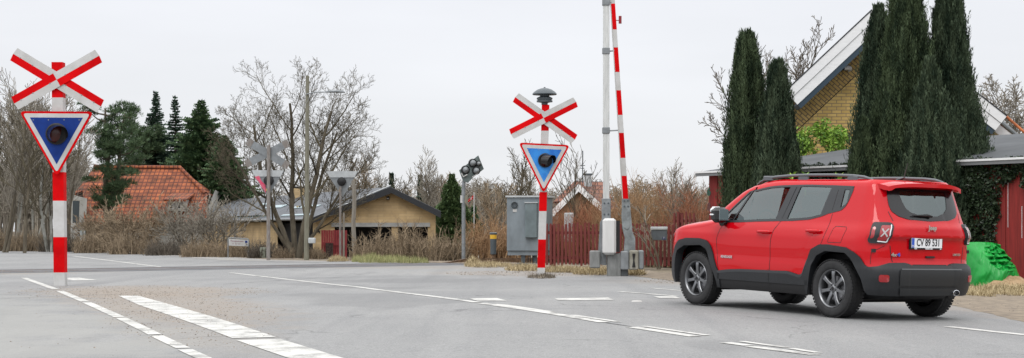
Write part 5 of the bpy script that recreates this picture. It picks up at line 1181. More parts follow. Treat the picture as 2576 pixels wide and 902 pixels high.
for a_, b_ in ((gL, gP), (gP, gR)):
    pp = [a_+Vector((0, -.33, .05)), b_+Vector((0, -.33, .05)), b_+Vector((0, -.33, -.32)), a_+Vector((0, -.33, -.32))]; qq = [x+Vector((0, .028, 0)) for x in pp]
    for f_ in (pp, qq[::-1], [pp[3], pp[2], qq[2], qq[3]], [pp[0], pp[1], qq[1], qq[0]]): poly(m, f_)
part('bargeboard', m, M_wwood, wh)
m = MB(); a, c = at(1470, 437, 88), at(1488, 470, 88); m.box(a.x, 88, c.z, c.x, 88.4, a.z); m.box(a.x-.04, 87.96, a.z-.08, c.x+.04, 88.44, a.z+.0, 1); part('chimney', m, [M_pgrey, M_dgrey], wrf)
m = MB(); r0 = at(1396, 505, 90); slab(m, [at(1392, 508, 88), at(1445, 456, 91), at(1520, 458, 91), at(1540, 500, 88)], .1); part('roof', m, M_btile, wh, label='browner rear roof slope behind the white bargeboard')
# aerial mast on that house
m = MB(); m.tube([at(1466, 462, 90), at(1466, 380, 90)], .03, 5); m.tube([at(1458, 417, 90), at(1472, 417, 90)], .02, 5); m.tube([at(1460, 424, 90), at(1470, 424, 90)], .02, 5); part('roof_aerial', m, M_dgrey, wrf)
m = MB(); a, c = at(1420, 536, 56), at(1443, 563, 56); m.box(a.x, 56, c.z-.6, c.x, 56.3, a.z, bev=.02); single('meter_box', m, M_pgrey, 'pale grey box standing behind the picket fence, right of the cabinet', 'box', (a.x, 56, 0))
# --- big house with the yellow brick gable
Y = 44.0; hs = thing('brick_house', 'yellow brick house gable with broad white bargeboards, behind the dark cypresses', 'house', (XU(2176, Y), Y, 0))
A_, P_, E_ = at(1962, 235, Y), at(2176, 34, Y), at(2512, 296, Y); bk = Vector((2.0, 11, 0)); fo = Vector((0, -.75, 0))
m = MB(); slab(m, [A_+fo, P_+fo, P_+bk, A_+bk], .10); hrf = part('roof', m, M_slate, hs)
M_otile = mat('orange ridge tile', (.45, .14, .05), rough=.8, nscale=6, namt=.3)
m = MB(); slab(m, [P_+fo+Vector((0, 0, .002)), E_+fo, E_+bk, P_+bk+Vector((0, 0, .002))], .10); part('roof', m, M_otile, hs, label='orange tiled right roof slope')
m = MB(); poly(m, [Vector((A_.x+.35, Y, 0)), Vector((E_.x-.35, Y, 0)), E_+Vector((-.35, 0, -.2)), P_-Vector((0, 0, .2)), A_+Vector((.35, 0, -.2))]); poly(m, [Vector((A_.x+.35, Y, 0)), A_+Vector((.35, 0, -.2)), A_+bk+Vector((.35, 0, -.2)), Vector((A_.x+.35, Y, 0))+bk]); poly(m, [Vector((E_.x-.35, Y, 0)), E_+Vector((-.35, 0, -.2)), E_+bk+Vector((-.35, 0, -.2)), Vector((E_.x-.35, Y, 0))+bk])
part('wall', m, M_ybrick, hs)
# raked brick courses along the verge
m = MB()
M_rake = brickmat('raked brick', (.44, .30, .11), (.36, .24, .08), (.12, .09, .06), 1, .24, .085, .012, rot=(PI/2, 0, -.72), bump=.5)
poly(m, [A_+Vector((.36, -.025, -.2)), P_+Vector((0, -.025, -.2)), P_+Vector((0, -.025, -1.35)), A_+Vector((.36, -.025, -1.0))]); poly(m, [A_+Vector((.36, -.025, -1.0)), P_+Vector((0, -.025, -1.35)), P_+Vector((0, -.001, -1.38)), A_+Vector((.36, -.001, -1.03))], 1); part('raked_courses', m, [M_rake, M_dark], hs)
for (a_, b_, dd) in ((A_, P_, 1), (P_, E_, 1)):
    d = (b_-a_).normalized(); nn = Vector((-d.z, 0, d.x)); nn = nn if nn.z < 0 else -nn
    for (o0, o1, y_, mt, nm) in ((.0, .03, -.80, M_fascia, 'roof_edge'), (.03, .24, -.79, M_wwood, 'bargeboard'), (.25, .47, -.765, M_wwood, 'bargeboard'), (.47, .60, -.74, mat('soffit blue', (.018, .04, .062), rough=.5) if 'soffit blue' not in bpy.data.materials else bpy.data.materials['soffit blue'], 'soffit')):
        m = MB(); pp = [a_+nn*o0, b_+nn*o0, b_+nn*o1, a_+nn*o1]
        if nm == 'soffit': pp = [a_+nn*o0, b_+nn*o0, b_+nn*o1, a_+nn*o1]
        y_ += .012 if a_ is P_ else 0
        P0 = [p+Vector((0, y_, 0)) for p in pp]; P1 = [p+Vector((0, y_+(.70 if nm == 'soffit' else .05), 0)) for p in pp]; poly(m, P0); poly(m, P1[::-1])
        for i in range(4): poly(m, [P0[i], P0[(i+1) % 4], P1[(i+1) % 4], P1[i]])
        part(nm, m, mt, hs)
m = MB(); a, c = at(2158, 196, Y), at(2164, 212, Y); m.box(a.x, Y-.05, c.z, a.x+.6, Y-.002, a.z, 0); m.box(a.x+.05, Y-.06, c.z+.03, a.x+.55, Y-.051, a.z-.03, 1); part('window', m, [M_swhite, M_dgrey], hs)
m = MB(); q = at(2131, 176, Y); m.box(q.x-.06, Y-.12, q.z-.02, q.x+.06, Y-.002, q.z+.10, 0, bev=.02); m.tube([q+Vector((.06, -.12, .03)), q+Vector((-.16, -.30, .0))], .045, 12, 0); m.tube([q+Vector((-.15, -.29, .0)), q+Vector((-.19, -.33, -.005))], .047, 12, 1); m.tube([q+Vector((.02, -.05, -.05)), q+Vector((.10, -.1, -.0))], .02, 6, 0); part('security_camera', m, [M_swhite, M_black], hs)
m = MB(); m.tube([E_+Vector((-.25, -.70, -.05)), E_+Vector((.55, -.72, -.75)), E_+Vector((.8, -.7, -.95))], .055, 10); m.tube([E_+Vector((-.1, -.70, .06)), E_+Vector((.95, -.72, -.86))], .035, 8, 1); slab(m, [E_+Vector((-.1, .1, .02)), E_+Vector((1.1, .1, -.93)), E_+Vector((1.1, 6, -.93)), E_+Vector((-.1, 6, .02))], .04, 1); slab(m, [E_+Vector((-.1, .12, -.04)), E_+Vector((1.08, .12, -.99)), E_+Vector((1.08, 6, -.99)), E_+Vector((-.1, 6, -.04))], .22, 2); part('gutter_pipe', m, [M_grey, M_otile, M_wwood], hs)
# --- red shed with its flat dark roof
M_shed = mat('shed red', (.15, .012, .010), rough=.8, nscale=4, col2=(.27, .022, .018), stretch=(5, 5, .35), detail=8)
sp0, sp1 = Vector((XU(1753, 40.7), 40.7, 0)), Vector((XU(2700, 31.4), 31.4, 0)); sd_ = (sp1-sp0).normalized(); sn_ = Vector((-sd_.y, sd_.x, 0)); sn_ = sn_ if sn_.y > 0 else -sn_; SL = (sp1-sp0).length
sh = thing('red_shed', 'long dark red plank shed with low grey felt roof, behind cypresses and car', 'shed', tuple(sp0))
m = MB(); zf = 2.40; slab(m, [sp0+Vector((0, 0, zf)), sp1+Vector((0, 0, zf)), sp1+sn_*5+Vector((0, 0, zf+.80)), sp0+sn_*5+sd_*1.6+Vector((0, 0, zf+.80))], .07); part('roof', m, mat('felt', (.055, .06, .066), rough=.85, nscale=1.0, col2=(.085, .092, .10), detail=9), sh)
Ms = Matrix.Translation(sp0) @ Matrix.Rotation(math.atan2(sd_.y, sd_.x), 4, 'Z')
m = MB(); m.box(-.02, -.03, zf-.10, SL, -.002, zf-.01, M=Ms); part('fascia', m, mat('fascia grey', (.17, .175, .18), rough=.6), sh); m = MB(); m.box(-.02, -.05, zf-.03, SL, -.0305, zf+.012, M=Ms); part('drip_edge', m, M_wwood, sh)
r = random.Random(4); w0 = .22; nb = int((SL-w0)/.31)
for i in range(nb):
    m = MB(); x = w0+i*.31; m.box(x+.004, .18+.012*(i % 2), .05, x+.31-.004, .21+.012*(i % 2), zf-.05, M=Ms, bev=.004); 
    part('wall_board', m, M_shed, sh)
    if i % 1 == 0:
        m = MB(); m.box(x-.006, .212, .05, x+.012, .215, zf-.06, M=Ms)
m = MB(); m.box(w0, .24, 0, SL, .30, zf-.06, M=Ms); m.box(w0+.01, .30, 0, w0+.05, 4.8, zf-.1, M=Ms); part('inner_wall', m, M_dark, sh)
m = MB(); q = Ms @ Vector((.44, .165, 0))
for txt, v_ in (('6', 484), ('8', 522)): text_mesh(txt, .24, Matrix.Translation((XU(1783.5, q.y), q.y, ZV(v_, q.y))) @ Matrix.Rotation(math.atan2(sd_.y, sd_.x), 4, 'Z') @ Matrix.Rotation(PI/2, 4, 'X'), m, .006, 0 if txt == '6' else 1, bold=.012)
part('painted_number', m, [mat('dark green', (.01, .07, .045), rough=.6), mat('dark brown', (.10, .03, .025), rough=.6)], sh, smooth=False)
m = MB()
for x, z0, z1 in ((8.95, .9, 1.9), (9.28, 1.1, 2.1), (9.62, .9, 1.5), (9.95, .5, 1.7)): m.box(x, .172, z0, x+.008, .176, z1, M=Ms)
part('peeling_scratch', m, M_wwood, sh)
# --- sand under a green tarpaulin
Y = 31.9; b = at(2497, 722, Y); b.z = 0
def nzv(p, s_): return mnoise.noise(Vector(p)*s_)
out_l = [(2427, 700), (2428, 640), (2432, 612), (2445, 609)]
topv = ip([(2427, 616), (2432, 610.5), (2475, 609.5), (2500, 611), (2515, 617), (2530, 634), (2545, 662), (2560, 690), (2564, 700)], 3)
botv = ip([(2427, 712), (2440, 719), (2470, 722), (2492, 721), (2500, 712), (2508, 695), (2514, 690), (2530, 693), (2548, 706), (2560, 716), (2565, 702)], 1)
m = MB(); rows = []; nu, nv_ = 120, 90
for i in range(nu+1):
    u = 2427+137*i/nu; row = []
    for j in range(nv_+1):
        t = j/nv_; v = topv(u)+(botv(u)-topv(u))*t; P = at(u, v, Y)
        e_ = math.sin(PI*min(1, max(0, i/nu)))**.5; bul = .62*e_*(math.sin(min(t*1.25+.02, 1)*PI/2))**.8
        fold = 0
        du, dv = (u-2505)/60, (v-640)/60; ang = math.atan2(dv, du); rad = math.hypot(du, dv)
        fold += .022*math.sin(ang*9+rad*4+4*nzv((u*.02, v*.02, 3), 1))*min(1, rad)
        fold += .06*abs(nzv((u*.03, v*.012, 0), 1.3))+.01*abs(nzv((u*.09, v*.06, 4), 1))
        k = max(0, 1-math.hypot((u-2515)/50, (v-640)/42))**.6; fold += k*(.62*abs(nzv((u*.05, v*.08, 9), 1))-.30+.20*abs(nzv((u*.12, v*.15, 2), 1)))+.05*abs(nzv((u*.10+v*.03, v*.012, 5), 1))
        row.append(Vector((P.x, Y-bul-fold*e_, max(P.z, .02))))
    rows.append(row)
m.grid(rows)
back_ = [[Vector((p.x, Y+.02+.55*math.sin(PI*i/nu)*math.sin(PI*(.5-.5*j/2)), p.z if j < 2 else 0)) for j, p in enumerate((r_[0], r_[0]+Vector((0, 0, -.12)), r_[-1]))] for i, r_ in enumerate(rows)]
m.grid(back_)
single('green_tarpaulin', m, mat('green plastic', (.008, .27, .04), rough=.33, spec=.35, nscale=3, namt=.15), 'bright green crumpled plastic tarpaulin over a heap beside the red shed', 'tarpaulin', tuple(b), smooth=True)
m = MB(); rows = []
cc = at(2530, 722, Y-.35); 
for i in range(17):
    k = i/16; row = []
    for j in range(48):
        a = 2*PI*j/48; R_ = .62*k*(1+.22*nzv((math.cos(a)*2, math.sin(a)*2, 1), 1)); x, y = cc.x+R_*math.cos(a)*1.0, cc.y+R_*math.sin(a)*1.1; row.append(Vector((x, y, .005+gz(x, y)+.36*(1-k)**1.15*(1+.25*nzv((x*6, y*6, 0), 1)))))
    rows.append(row)
m.grid(rows, cv=True)
single('sand_heap', m, mat('sand', (.26, .17, .09), rough=.95, nscale=14, col2=(.42, .29, .17), bump=.8, bscale=60), 'small heap of brown sand spilling from under the green tarpaulin', 'sand heap', (cc.x, cc.y, 0), smooth=True)
# ------------------------------------------------------------------ vegetation
def rv(r, z0=-1, z1=1): 
    a = r.random()*2*PI; z = r.uniform(z0, z1); k = math.sqrt(max(0, 1-z*z)); return Vector((k*math.cos(a), k*math.sin(a), z))
def grow(mbs, r, p, d, L, rad, lvl, maxl, P):
    """one limb and everything that grows from it"""
    n = P['seg'][min(lvl, len(P['seg'])-1)]; pts = [p.copy()]; rs = [rad]; q = p.copy(); dd = d.copy(); kids = []
    for i in range(n):
        dd = (dd+rv(r)*P['wob']+Vector((0, 0, P['up'] if lvl else P.get('up0', 0)))*(1/n)).normalized(); q = q+dd*(L/n); t = (i+1)/n
        pts.append(q.copy()); rs.append(max(rad*(1-t*(.62 if lvl < maxl else .75)), P['rmin']))
        kids.append((q.copy(), dd.copy(), rs[-1], t))
    mb = mbs[0] if lvl < P.get('tl', 1) else mbs[1]
    mb.tube(pts, rs, 8 if lvl == 0 else (5 if lvl == 1 else 3), cap=lvl == 0)
    if lvl >= maxl: return
    nk = P['kids'][min(lvl, len(P['kids'])-1)]
    a0 = r.random()*6.28
    for k in range(nk):
        t = P['t0'][min(lvl, len(P['t0'])-1)]+(1-P['t0'][min(lvl, len(P['t0'])-1)])*((k+r.random()*.7)/nk); i = min(n-1, int(t*n)); q0 = pts[i].lerp(pts[i+1], t*n-i); rr_ = rs[i]+(rs[i+1]-rs[i])*(t*n-i); dv = (pts[i+1]-pts[i]).normalized()
        a = a0+k*2.4+r.uniform(-.4, .4); side = dv.orthogonal().normalized(); side = side*math.cos(a)+dv.cross(side)*math.sin(a); ang = r.uniform(*P['ang'][min(lvl, len(P['ang'])-1)])
        nd = (dv*math.cos(ang)+side*math.sin(ang)).normalized()
        grow(mbs, r, q0, nd, L*r.uniform(*P['len'][min(lvl, len(P['len'])-1)])*(1.15-.5*t*P.get('taper', 1)), max(rr_*r.uniform(*P.get('rk', (.5, .7))), P['rmin']), lvl+1, maxl, P)
    if P.get('fork', 1) and lvl < maxl: grow(mbs, r, pts[-1], (dd+rv(r)*.25).normalized(), L*.5, rs[-1], lvl+1, maxl, P)
def bare_tree(name, label, base, limbs, P, mats, seed, maxl=4, group=None, cat='tree'):
    r = random.Random(seed); tr, br = MB(), MB(); root = thing(name, label, cat, tuple(base), group)
    for off, d, L, rad in limbs: grow((tr, br), r, Vector(base)+Vector(off), Vector(d).normalized(), L, rad, 0, maxl, P)
    part('trunk', tr, mats[0], root, smooth=True); part('branches', br, mats[1], root)
    return root
M_bark = mat('bark', (.065, .052, .036), rough=.9, nscale=5, col2=(.14, .12, .085), stretch=(2, 2, .5), bump=.4, bscale=20)
M_twig = leafmat('twigs', (.04, .033, .022), (.14, .12, .08), .9)
M_twigd = leafmat('dark twigs', (.06, .05, .04), (.17, .145, .115), .9)
M_twigb = leafmat('brown twigs', (.10, .075, .05), (.36, .28, .19), .95)
M_twigg = leafmat('grey twigs', (.12, .105, .085), (.33, .30, .25), .95)
M_twigo = leafmat('tan twigs', (.17, .10, .055), (.42, .27, .15), .95)
M_twigr = leafmat('reddish twigs', (.15, .06, .035), (.36, .155, .085), .95)
M_birch = mat('pale bark', (.16, .155, .13), rough=.9, nscale=4, col2=(.36, .36, .33), stretch=(1, 1, .6))
# the big bare tree behind the street lamp
BP = dict(seg=(9, 7, 5, 4, 3, 3), wob=.12, up=.35, up0=.5, rmin=.0045, rk=(.42, .60), kids=(8, 6, 5, 3, 3), t0=(.25, .2, .15, .12, .1), ang=((.5, .9), (.4, .8), (.5, .9), (.5, 1.0), (.4, 1.1)), len=((.30, .50), (.38, .55), (.4, .6), (.4, .6), (.4, .6)), taper=.7, tl=1, fork=0)
b = at(742, 655, 61.5); b.z = 0
bare_tree('bare_tree', 'largest bare tree, spreading from several thick limbs behind the street lamp', b,
    [((0, 0, 0), (-.42, .1, 1), 5.1, .11), ((.05, .1, 0), (-.08, .2, 1), 5.6, .11), ((.12, 0, 0), (.18, -.1, 1), 5.4, .12), ((.1, .2, 0), (.50, .2, 1), 4.8, .09), ((-.1, .1, .2), (-.75, -.2, 1), 4.4, .07), ((.1, .1, .2), (.85, .3, 1), 4.0, .07)], BP, (M_bark, M_twig), 11, 5)
# generic bare trees
GP = dict(seg=(6, 5, 4, 3, 3), wob=.16, up=.35, up0=.2, rmin=.009, kids=(9, 6, 4, 3), t0=(.25, .15, .15, .1), ang=((.3, .7), (.35, .75), (.4, .9)), len=((.32, .5), (.4, .6), (.4, .6)), taper=.9, tl=1, fork=0)
def placed_tree(name, label, u, v0, vtop, Y, mats, seed, P=GP, maxl=3, rad=None, lean=0, group=None, nl=1):
    b = at(u, v0, Y); b.z = min(b.z, 0) if b.z < 0 else 0; Ht = ZV(vtop, Y); r = random.Random(seed)
    limbs = [((r.uniform(-.2, .2)*i, r.uniform(-.2, .2)*i, 0), (lean+r.uniform(-.25, .25)*(1 if nl > 1 else .3), 0, 1), Ht*.72*(1-.08*i), (rad or Ht*.014)*(1-.2*i)) for i in range(nl)]
    return bare_tree(name, label, b, limbs, P, mats, seed, maxl, group)
RB = dict(GP, rmin=.0115, kids=(10, 7, 5, 3))
lt = [(10, 150, 78, 'tall bare tree at the left edge, partly cut by the picture', M_bark, M_twigg, 2), (38, 175, 84, 'tall pale bare birch standing between the left edge and the large signal', M_birch, M_twigg, 2), (62, 215, 76, 'bare tree left of the large signal post, with drooping twigs', M_bark, M_twig, 1),
      (92, 165, 90, 'tall fine-twigged bare tree directly behind the large left signal', M_birch, M_twigg, 2), (120, 250, 80, 'bare tree just left of the large signal post, low forked trunk', M_birch, M_twig, 2), (172, 240, 86, 'bare tree between the large signal post and the dark pine', M_bark, M_twigg, 1), (-22, 170, 82, 'bare tree beyond the left edge', M_bark, M_twig, 2)]
for i, (u, vt, Y, lab, mb1, mb2, nl) in enumerate(lt):
    if u < -30: continue
    placed_tree('bare_tree', lab if u > 0 else 'leftmost bare tree, only its right-hand branches in view', u, 630, vt, Y, (mb1, mb2), 20+i, RB, 4 if i in (1, 3) else 3, rad=.085, nl=nl, group='bare trees at the left edge')
bt = [(860, 395, 108, 'bare tree right of the lamp pole, above the dark slate roof', 1), (915, 365, 107, 'bare tree with many upright twigs, above the garage roof ridge', 2), (960, 400, 106, 'low bare tree behind the garage ridge', 2), (1085, 365, 100, 'broad pale bare tree behind the garage gable', 3), (1120, 410, 104, 'bare tree left of the small green spruce behind the garage', 1), (1300, 330, 92, 'bare tree behind the right crossing signal', 1),
      (1335, 400, 98, 'smaller bare tree between the cabinet and the right signal', 1), (1240, 425, 96, 'bare tree right of the tilted lamp unit', 2), (1448, 300, 58, 'thin upright saplings behind the picket fence, beside the white mast', 4), (1270, 440, 100, 'low bare tree above the relay cabinet', 1)]
for i, (u, vt, Y, lab, nl) in enumerate(bt): placed_tree('bare_tree', lab, u, 600, vt, Y, (M_bark, (M_twigg, M_twigb, M_twig)[i % 3]), 50+i, RB if Y > 60 else dict(GP, rmin=.007, kids=(5, 4, 3), ang=((.25, .5), (.3, .6), (.3, .7))), 3, nl=nl, rad=None if Y > 60 else .03)
ht = [(1968, 25, 62, 'bare tree showing above the left roof slope, nearest the left cypresses', 2), (2050, -25, 64, 'bare tree topmost above the left roof slope of the brick house', 2), (1930, 200, 60, 'bare tree partly behind the left cypress pair', 1)]
for i, (u, vt, Y, lab, nl) in enumerate(ht): placed_tree('bare_tree', lab, u, 600, vt, Y, (M_bark, M_twigd), 71+i, dict(GP, rmin=.011), 4, nl=nl, group='bare trees behind the brick house')
placed_tree('bare_tree', 'fine drooping bare birch beyond the right end of the brick house', 2560, 600, 150, 70, (M_birch, M_twigg), 77, dict(GP, up=-.1, kids=(10, 8, 6, 5), rmin=.012), 4, nl=3)
placed_tree('bare_tree', 'bare tree left of the left cypress, above the red shed roof corner', 1808, 600, 440, 58, (M_bark, M_twigg), 79, dict(GP, rmin=.009), 3, nl=2)
placed_tree('bare_tree', 'bare tree behind the mailbox and the reddish bushes', 1700, 610, 375, 52, (M_bark, M_twigg), 80, dict(GP, rmin=.007), 3, nl=3)
placed_tree('bare_tree', 'slim crooked sapling right beside the mailbox', 1660, 668, 440, 45.8, (M_bark, M_twigg), 81, dict(GP, rmin=.006, kids=(4, 3, 3), wob=.2), 3, nl=2, rad=.03)
# far wood as one mass
def farwood(name, u0, u1, Y, vt, n, m_, seed, rad=.02):
    r = random.Random(seed); m = MB()
    for i in range(n):
        u = r.uniform(u0, u1); yy = Y+r.uniform(-6, 10); b = at(u, 600, yy); b.z = 0; hh = ZV(vt(u)+r.uniform(-12, 40), yy)
        d = Vector((r.uniform(-.25, .25), 0, 1)).normalized(); m.tube([b, b+d*hh*.5, b+d*hh*.8+Vector((r.uniform(-.3, .3), 0, 0))], [rad*2.2, rad*1.5, rad*.5], 3, cap=False)
        for k in range(26):
            t = r.uniform(.25, .8); p = b+d*hh*t; q = rv(r, .0, .9); L = hh*.28*(1.1-t)*r.uniform(.5, 1.3); e_ = p+q*L; m.tube([p, p+q*L*.5+Vector((0, 0, .1)), e_], [rad*.8, rad*.5, rad*.25], 3, cap=False)
            for _ in range(3): a = p.lerp(e_, r.uniform(.4, 1)); w = rv(r, .0, .9)*L*.4; s_ = w.cross(Vector((0, 1, 0))).normalized()*rad*.5; m.tri(a-s_, a+s_, a+w)
    return single(name, m, m_, None, None, (XU((u0+u1)/2, Y), Y, 0), kind='stuff')
farwood('far_wood', 820, 1560, 118, lambda u: 440+18*math.sin(u*.02)+10*math.sin(u*.05), 330, M_twigg, 1, .03)
farwood('far_wood', 560, 1500, 128, lambda u: 455+14*math.sin(u*.03), 300, M_twigb, 2, .03)
farwood('far_wood', -60, 240, 112, lambda u: 360+40*math.sin(u*.03), 190, M_twigg, 3, .03)
farwood('far_wood', 1500, 1860, 96, lambda u: 430+16*math.sin(u*.03), 130, M_twigb, 4, .025)
# thick shrubs with upright bare stems
def shrub(label, u, vb, Y, wpx, hpx, n, m_, seed, lean=.25, rmin=.006, depth=1.6, name='bare_shrub', group=None, twigs=7):
    s = S(Y); b = at(u, vb, Y); b.z = gz(b.x, Y); r = random.Random(seed); m = MB(); W_ = wpx/s/2; Hh = hpx/s
    for i in range(n):
        x = r.uniform(-1, 1); y = r.uniform(-depth/2, depth/2); env = (1-abs(x)**2.5*.4)*r.uniform(.55, 1.05); h = Hh*env*(.42+.58*r.random()**1.6); p = b+Vector((x*W_, y, -.02)); d = Vector((r.gauss(0, lean)+x*.15, r.gauss(0, lean), 1)).normalized()
        k = 5; pts = [p]; dd = d.copy()
        for j in range(k): dd = (dd+rv(r)*.17).normalized(); pts.append(pts[-1]+dd*h/k)
        r0 = rmin*r.uniform(1.2, 2.6); m.tube(pts, [r0*(1-.75*j/k) for j in range(k+1)], 3, cap=False)
        for _ in range(twigs):
            j = r.randint(1, k-1); a = pts[j].lerp(pts[j+1], r.random()); q = (dd+rv(r)*.9).normalized(); L = h*r.uniform(.12, .32); mid = a+q*L*.5+rv(r)*L*.08; m.tube([a, mid, a+q*L], [rmin*.9, rmin*.6, rmin*.3], 3, cap=False)
            if r.random() < .5: w = (q+rv(r)*.8).normalized()*L*.5; m.tube([mid, mid+w], [rmin*.5, rmin*.25], 3, cap=False)
    return single(name, m, m_, label, 'shrub', tuple(b), group)
hedge = [(-10, 632, 84, 90, 70, 'brown shrub at the left edge below the bare trees'), (70, 631, 83, 90, 75, 'brown shrub left of the large signal post'), (160, 633, 81, 100, 72, 'low brown shrub directly behind the large signal post'), (250, 636, 77, 110, 80, 'brown shrub right of the small grey sign'), (340, 640, 73, 110, 78, 'brown shrub below the orange tiled roof, left part'), (430, 643, 70, 110, 82, 'brown shrub below the dormer of the orange roof'),
         (515, 647, 66, 100, 85, 'brown shrub left of the street name sign'), (600, 650, 65.5, 90, 88, 'brown shrub directly behind the street name sign'), (665, 652, 63.5, 70, 80, 'brown shrub behind the grey signal with a cross'), (722, 655, 62.3, 60, 62, 'brown shrub at the foot of the largest bare tree'), (790, 655, 62.5, 50, 50, 'low brown shrub between lamp pole and red gate')]
for i, (u, v, Y, w, h, lab) in enumerate(hedge):
    shrub(lab, u, v, Y, w, h*(1.0 if u < 400 else .68), 420, (M_twigb, M_twigb, M_twigd)[i % 3], 100+i, rmin=.008, depth=2.2, group='brown shrubs along the far road edge')
mids = [(915, 660, 58.5, 60, 80, M_twigb, 'brown shrub right of the wooden post, before the garage opening'), (965, 660, 58, 70, 112, M_twigb, 'tall brown shrub before the left garage opening'), (1025, 661, 57.5, 80, 125, M_twigb, 'tallest brown shrub, before the middle of the garage gable'), (1085, 662, 57, 70, 110, M_twigb, 'brown shrub before the right end of the garage'), (1140, 663, 57.5, 70, 112, M_twigb, 'brown shrub left of the tilted lamp post'),
        (1200, 664, 58.5, 70, 130, M_twigo, 'tan shrub between tilted lamp post and bollard'), (1250, 664, 59.5, 60, 160, M_twigo, 'tall tan shrub behind the marker bollard'), (1300, 660, 62, 60, 130, M_twigo, 'tan shrub behind the relay cabinet')]
for i, (u, v, Y, w, h, m_, lab) in enumerate(mids): shrub(lab, u, v, Y, w, h*(.92 if u < 1180 else 1), 170, m_, 130+i, rmin=.0085, depth=1.6, lean=.16, group='brown shrubs in front of the garage', twigs=8)
rights = [(1400, 655, 58, 70, 110, M_twigr, 'reddish shrub behind the fence, nearest the cabinet'), (1480, 650, 56, 90, 150, M_twigr, 'reddish brown shrub behind the fence, left of the white mast'), (1545, 650, 55, 70, 175, M_twigo, 'tan shrub behind the barrier mast'), (1610, 652, 54, 80, 195, M_twigo, 'tall tan shrub between barrier and mailbox'), (1680, 655, 53, 90, 200, M_twigo, 'tall tan shrub behind the mailbox'), (1745, 655, 50, 80, 190, M_twigr, 'reddish shrub next to the red shed corner'), (1735, 655, 48.5, 60, 120, M_twigg, 'grey twiggy shrub by the higher fence piece'), (1640, 660, 50, 60, 95, M_twigb, 'brown twiggy shrub close behind the mailbox'), (1440, 655, 58, 70, 140, M_twigr, 'reddish shrub in front of the small gabled house wall'), (1505, 655, 59, 70, 150, M_twigr, 'reddish shrub between the gabled house and the barrier mast'), (1790, 650, 52, 60, 170, M_twigb, 'brown shrub behind the left corner of the red shed')]
for i, (u, v, Y, w, h, m_, lab) in enumerate(rights): shrub(lab, u, v, Y, w, h*1.18, 480, m_, 150+i, rmin=.006, depth=2.0, lean=.16, group='bare shrubs behind the picket fence', twigs=10)
# the pale many-stemmed shrub in front of the orange roof and the one left of the big tree
SP = dict(seg=(5, 4, 4, 3), wob=.2, up=.15, up0=0, rmin=.011, kids=(6, 5, 4, 3), t0=(.3, .15, .15), ang=((.4, .9), (.4, 1.0), (.4, 1.0)), len=((.4, .65), (.4, .65), (.4, .6)), taper=.8, tl=1)
for (u, Y, ht_, lab, sd) in ((470, 73, 2.5, 'sparse pale bush before the dormer of the tiled house', 9), (335, 74, 2.6, 'pale spreading bare bush in front of the orange tiled roof', 3), (548, 68, 2.6, 'sparse pale bare tree between the conifers and the largest bare tree', 9), (255, 80, 2.2, 'small pale bare bush before the left end of the tiled house', 13)):
    b = Vector((XU(u, Y), Y, 0)); r = random.Random(sd)
    bare_tree('bare_bush', lab, b, [((0, 0, 0), (math.cos(a)*.75, math.sin(a)*.5, 1), ht_*.62*r.uniform(.8, 1.1), .05) for a in [i*.8+r.random() for i in range(9 if sd != 9 else 6)]], SP, (M_bark, M_twigb if sd != 9 else M_twigg), sd, 3, cat='bush')
# ---------------------------------------------------------------- conifers
M_spr = leafmat('spruce needles', (.016, .038, .026), (.09, .14, .10), .7)
M_spr2 = leafmat('fir needles', (.025, .055, .028), (.12, .19, .085), .7)
M_pin = leafmat('pine needles', (.022, .046, .022), (.10, .15, .07), .7)
def spruce(label, u, vb, vt, Y, wpx, mt, seed, dens=1.0, droop=.35, gap=0, base_t=.12, name='spruce_tree'):
    s = S(Y); b = at(u, vb, Y); b.z = 0; Ht = ZV(vt, Y); W_ = wpx/s/2; r = random.Random(seed); root = thing(name, label, 'tree', tuple(b)); tr, cr_ = MB(), MB()
    tr.tube([b, b+Vector((0, 0, Ht*.5)), b+Vector((0, 0, Ht*.97))], [Ht*.02, Ht*.012, .01], 7)
    z = Ht*base_t
    while z < Ht*.985:
        t = (z-Ht*base_t)/(Ht*(1-base_t)); R_ = W_*1.15*(1-t)**.8*(.85+.15*math.sin(z*5+seed)); nb = int((6+6*(1-t))*dens)+3
        for k in range(nb):
            a = r.random()*2*PI; L = max(.12, R_*r.uniform(.55, 1.15)); d = Vector((math.cos(a), math.sin(a), r.uniform(.1, .3)-droop*(1-t)*.6)); p = b+Vector((0, 0, z)); n = max(4, int(L/.13))
            side = Vector((-math.sin(a), math.cos(a), 0))
            for j in range(n):
                q = (j+.6)/n; c = p+d*L*q+Vector((0, 0, -droop*L*q*q*.35+ (.10*L*q**3))); fl = (.34*(1-q*.55))*min(1, L)*r.uniform(.7, 1.2)+.05
                for sg in (-1, 1):
                    tip = c+side*sg*fl*r.uniform(.6, 1)+d.normalized()*fl*.6+Vector((0, 0, -fl*r.uniform(.05, .6))); w = d.normalized()*.07+Vector((0, 0, .05)); cr_.tri(c-w, c+w, tip); 
                if r.random() < .5: cr_.tri(c-side*.05, c+side*.05, c+Vector((0, 0, r.uniform(-.22, .14)))+d*.12)
            if r.random() < .3: tr.tube([p, p+d*L*.6], [.02, .008], 3, cap=False)
        z += max(.06, Ht*.0135)*(1+gap*r.random())
    for k in range(8): 
        a = r.random()*6.28; p = b+Vector((0, 0, Ht*r.uniform(.93, .99))); cr_.tri(p-Vector((.02, 0, 0)), p+Vector((.02, 0, 0)), p+Vector((math.cos(a)*.12, 0, .12)))
    part('trunk', tr, M_bark, root); part('crown', cr_, mt, root); return root
spruce('narrow dark spruce with a pointed top, left of the other spruces behind the tiled house', 392, 600, 228, 104, 150, M_spr, 1, 1.2, .45)
spruce('thin topped spruce between the pointed spruce and the broad fir', 441, 600, 240, 106, 140, M_spr, 2, 1.0, .45, gap=.5)
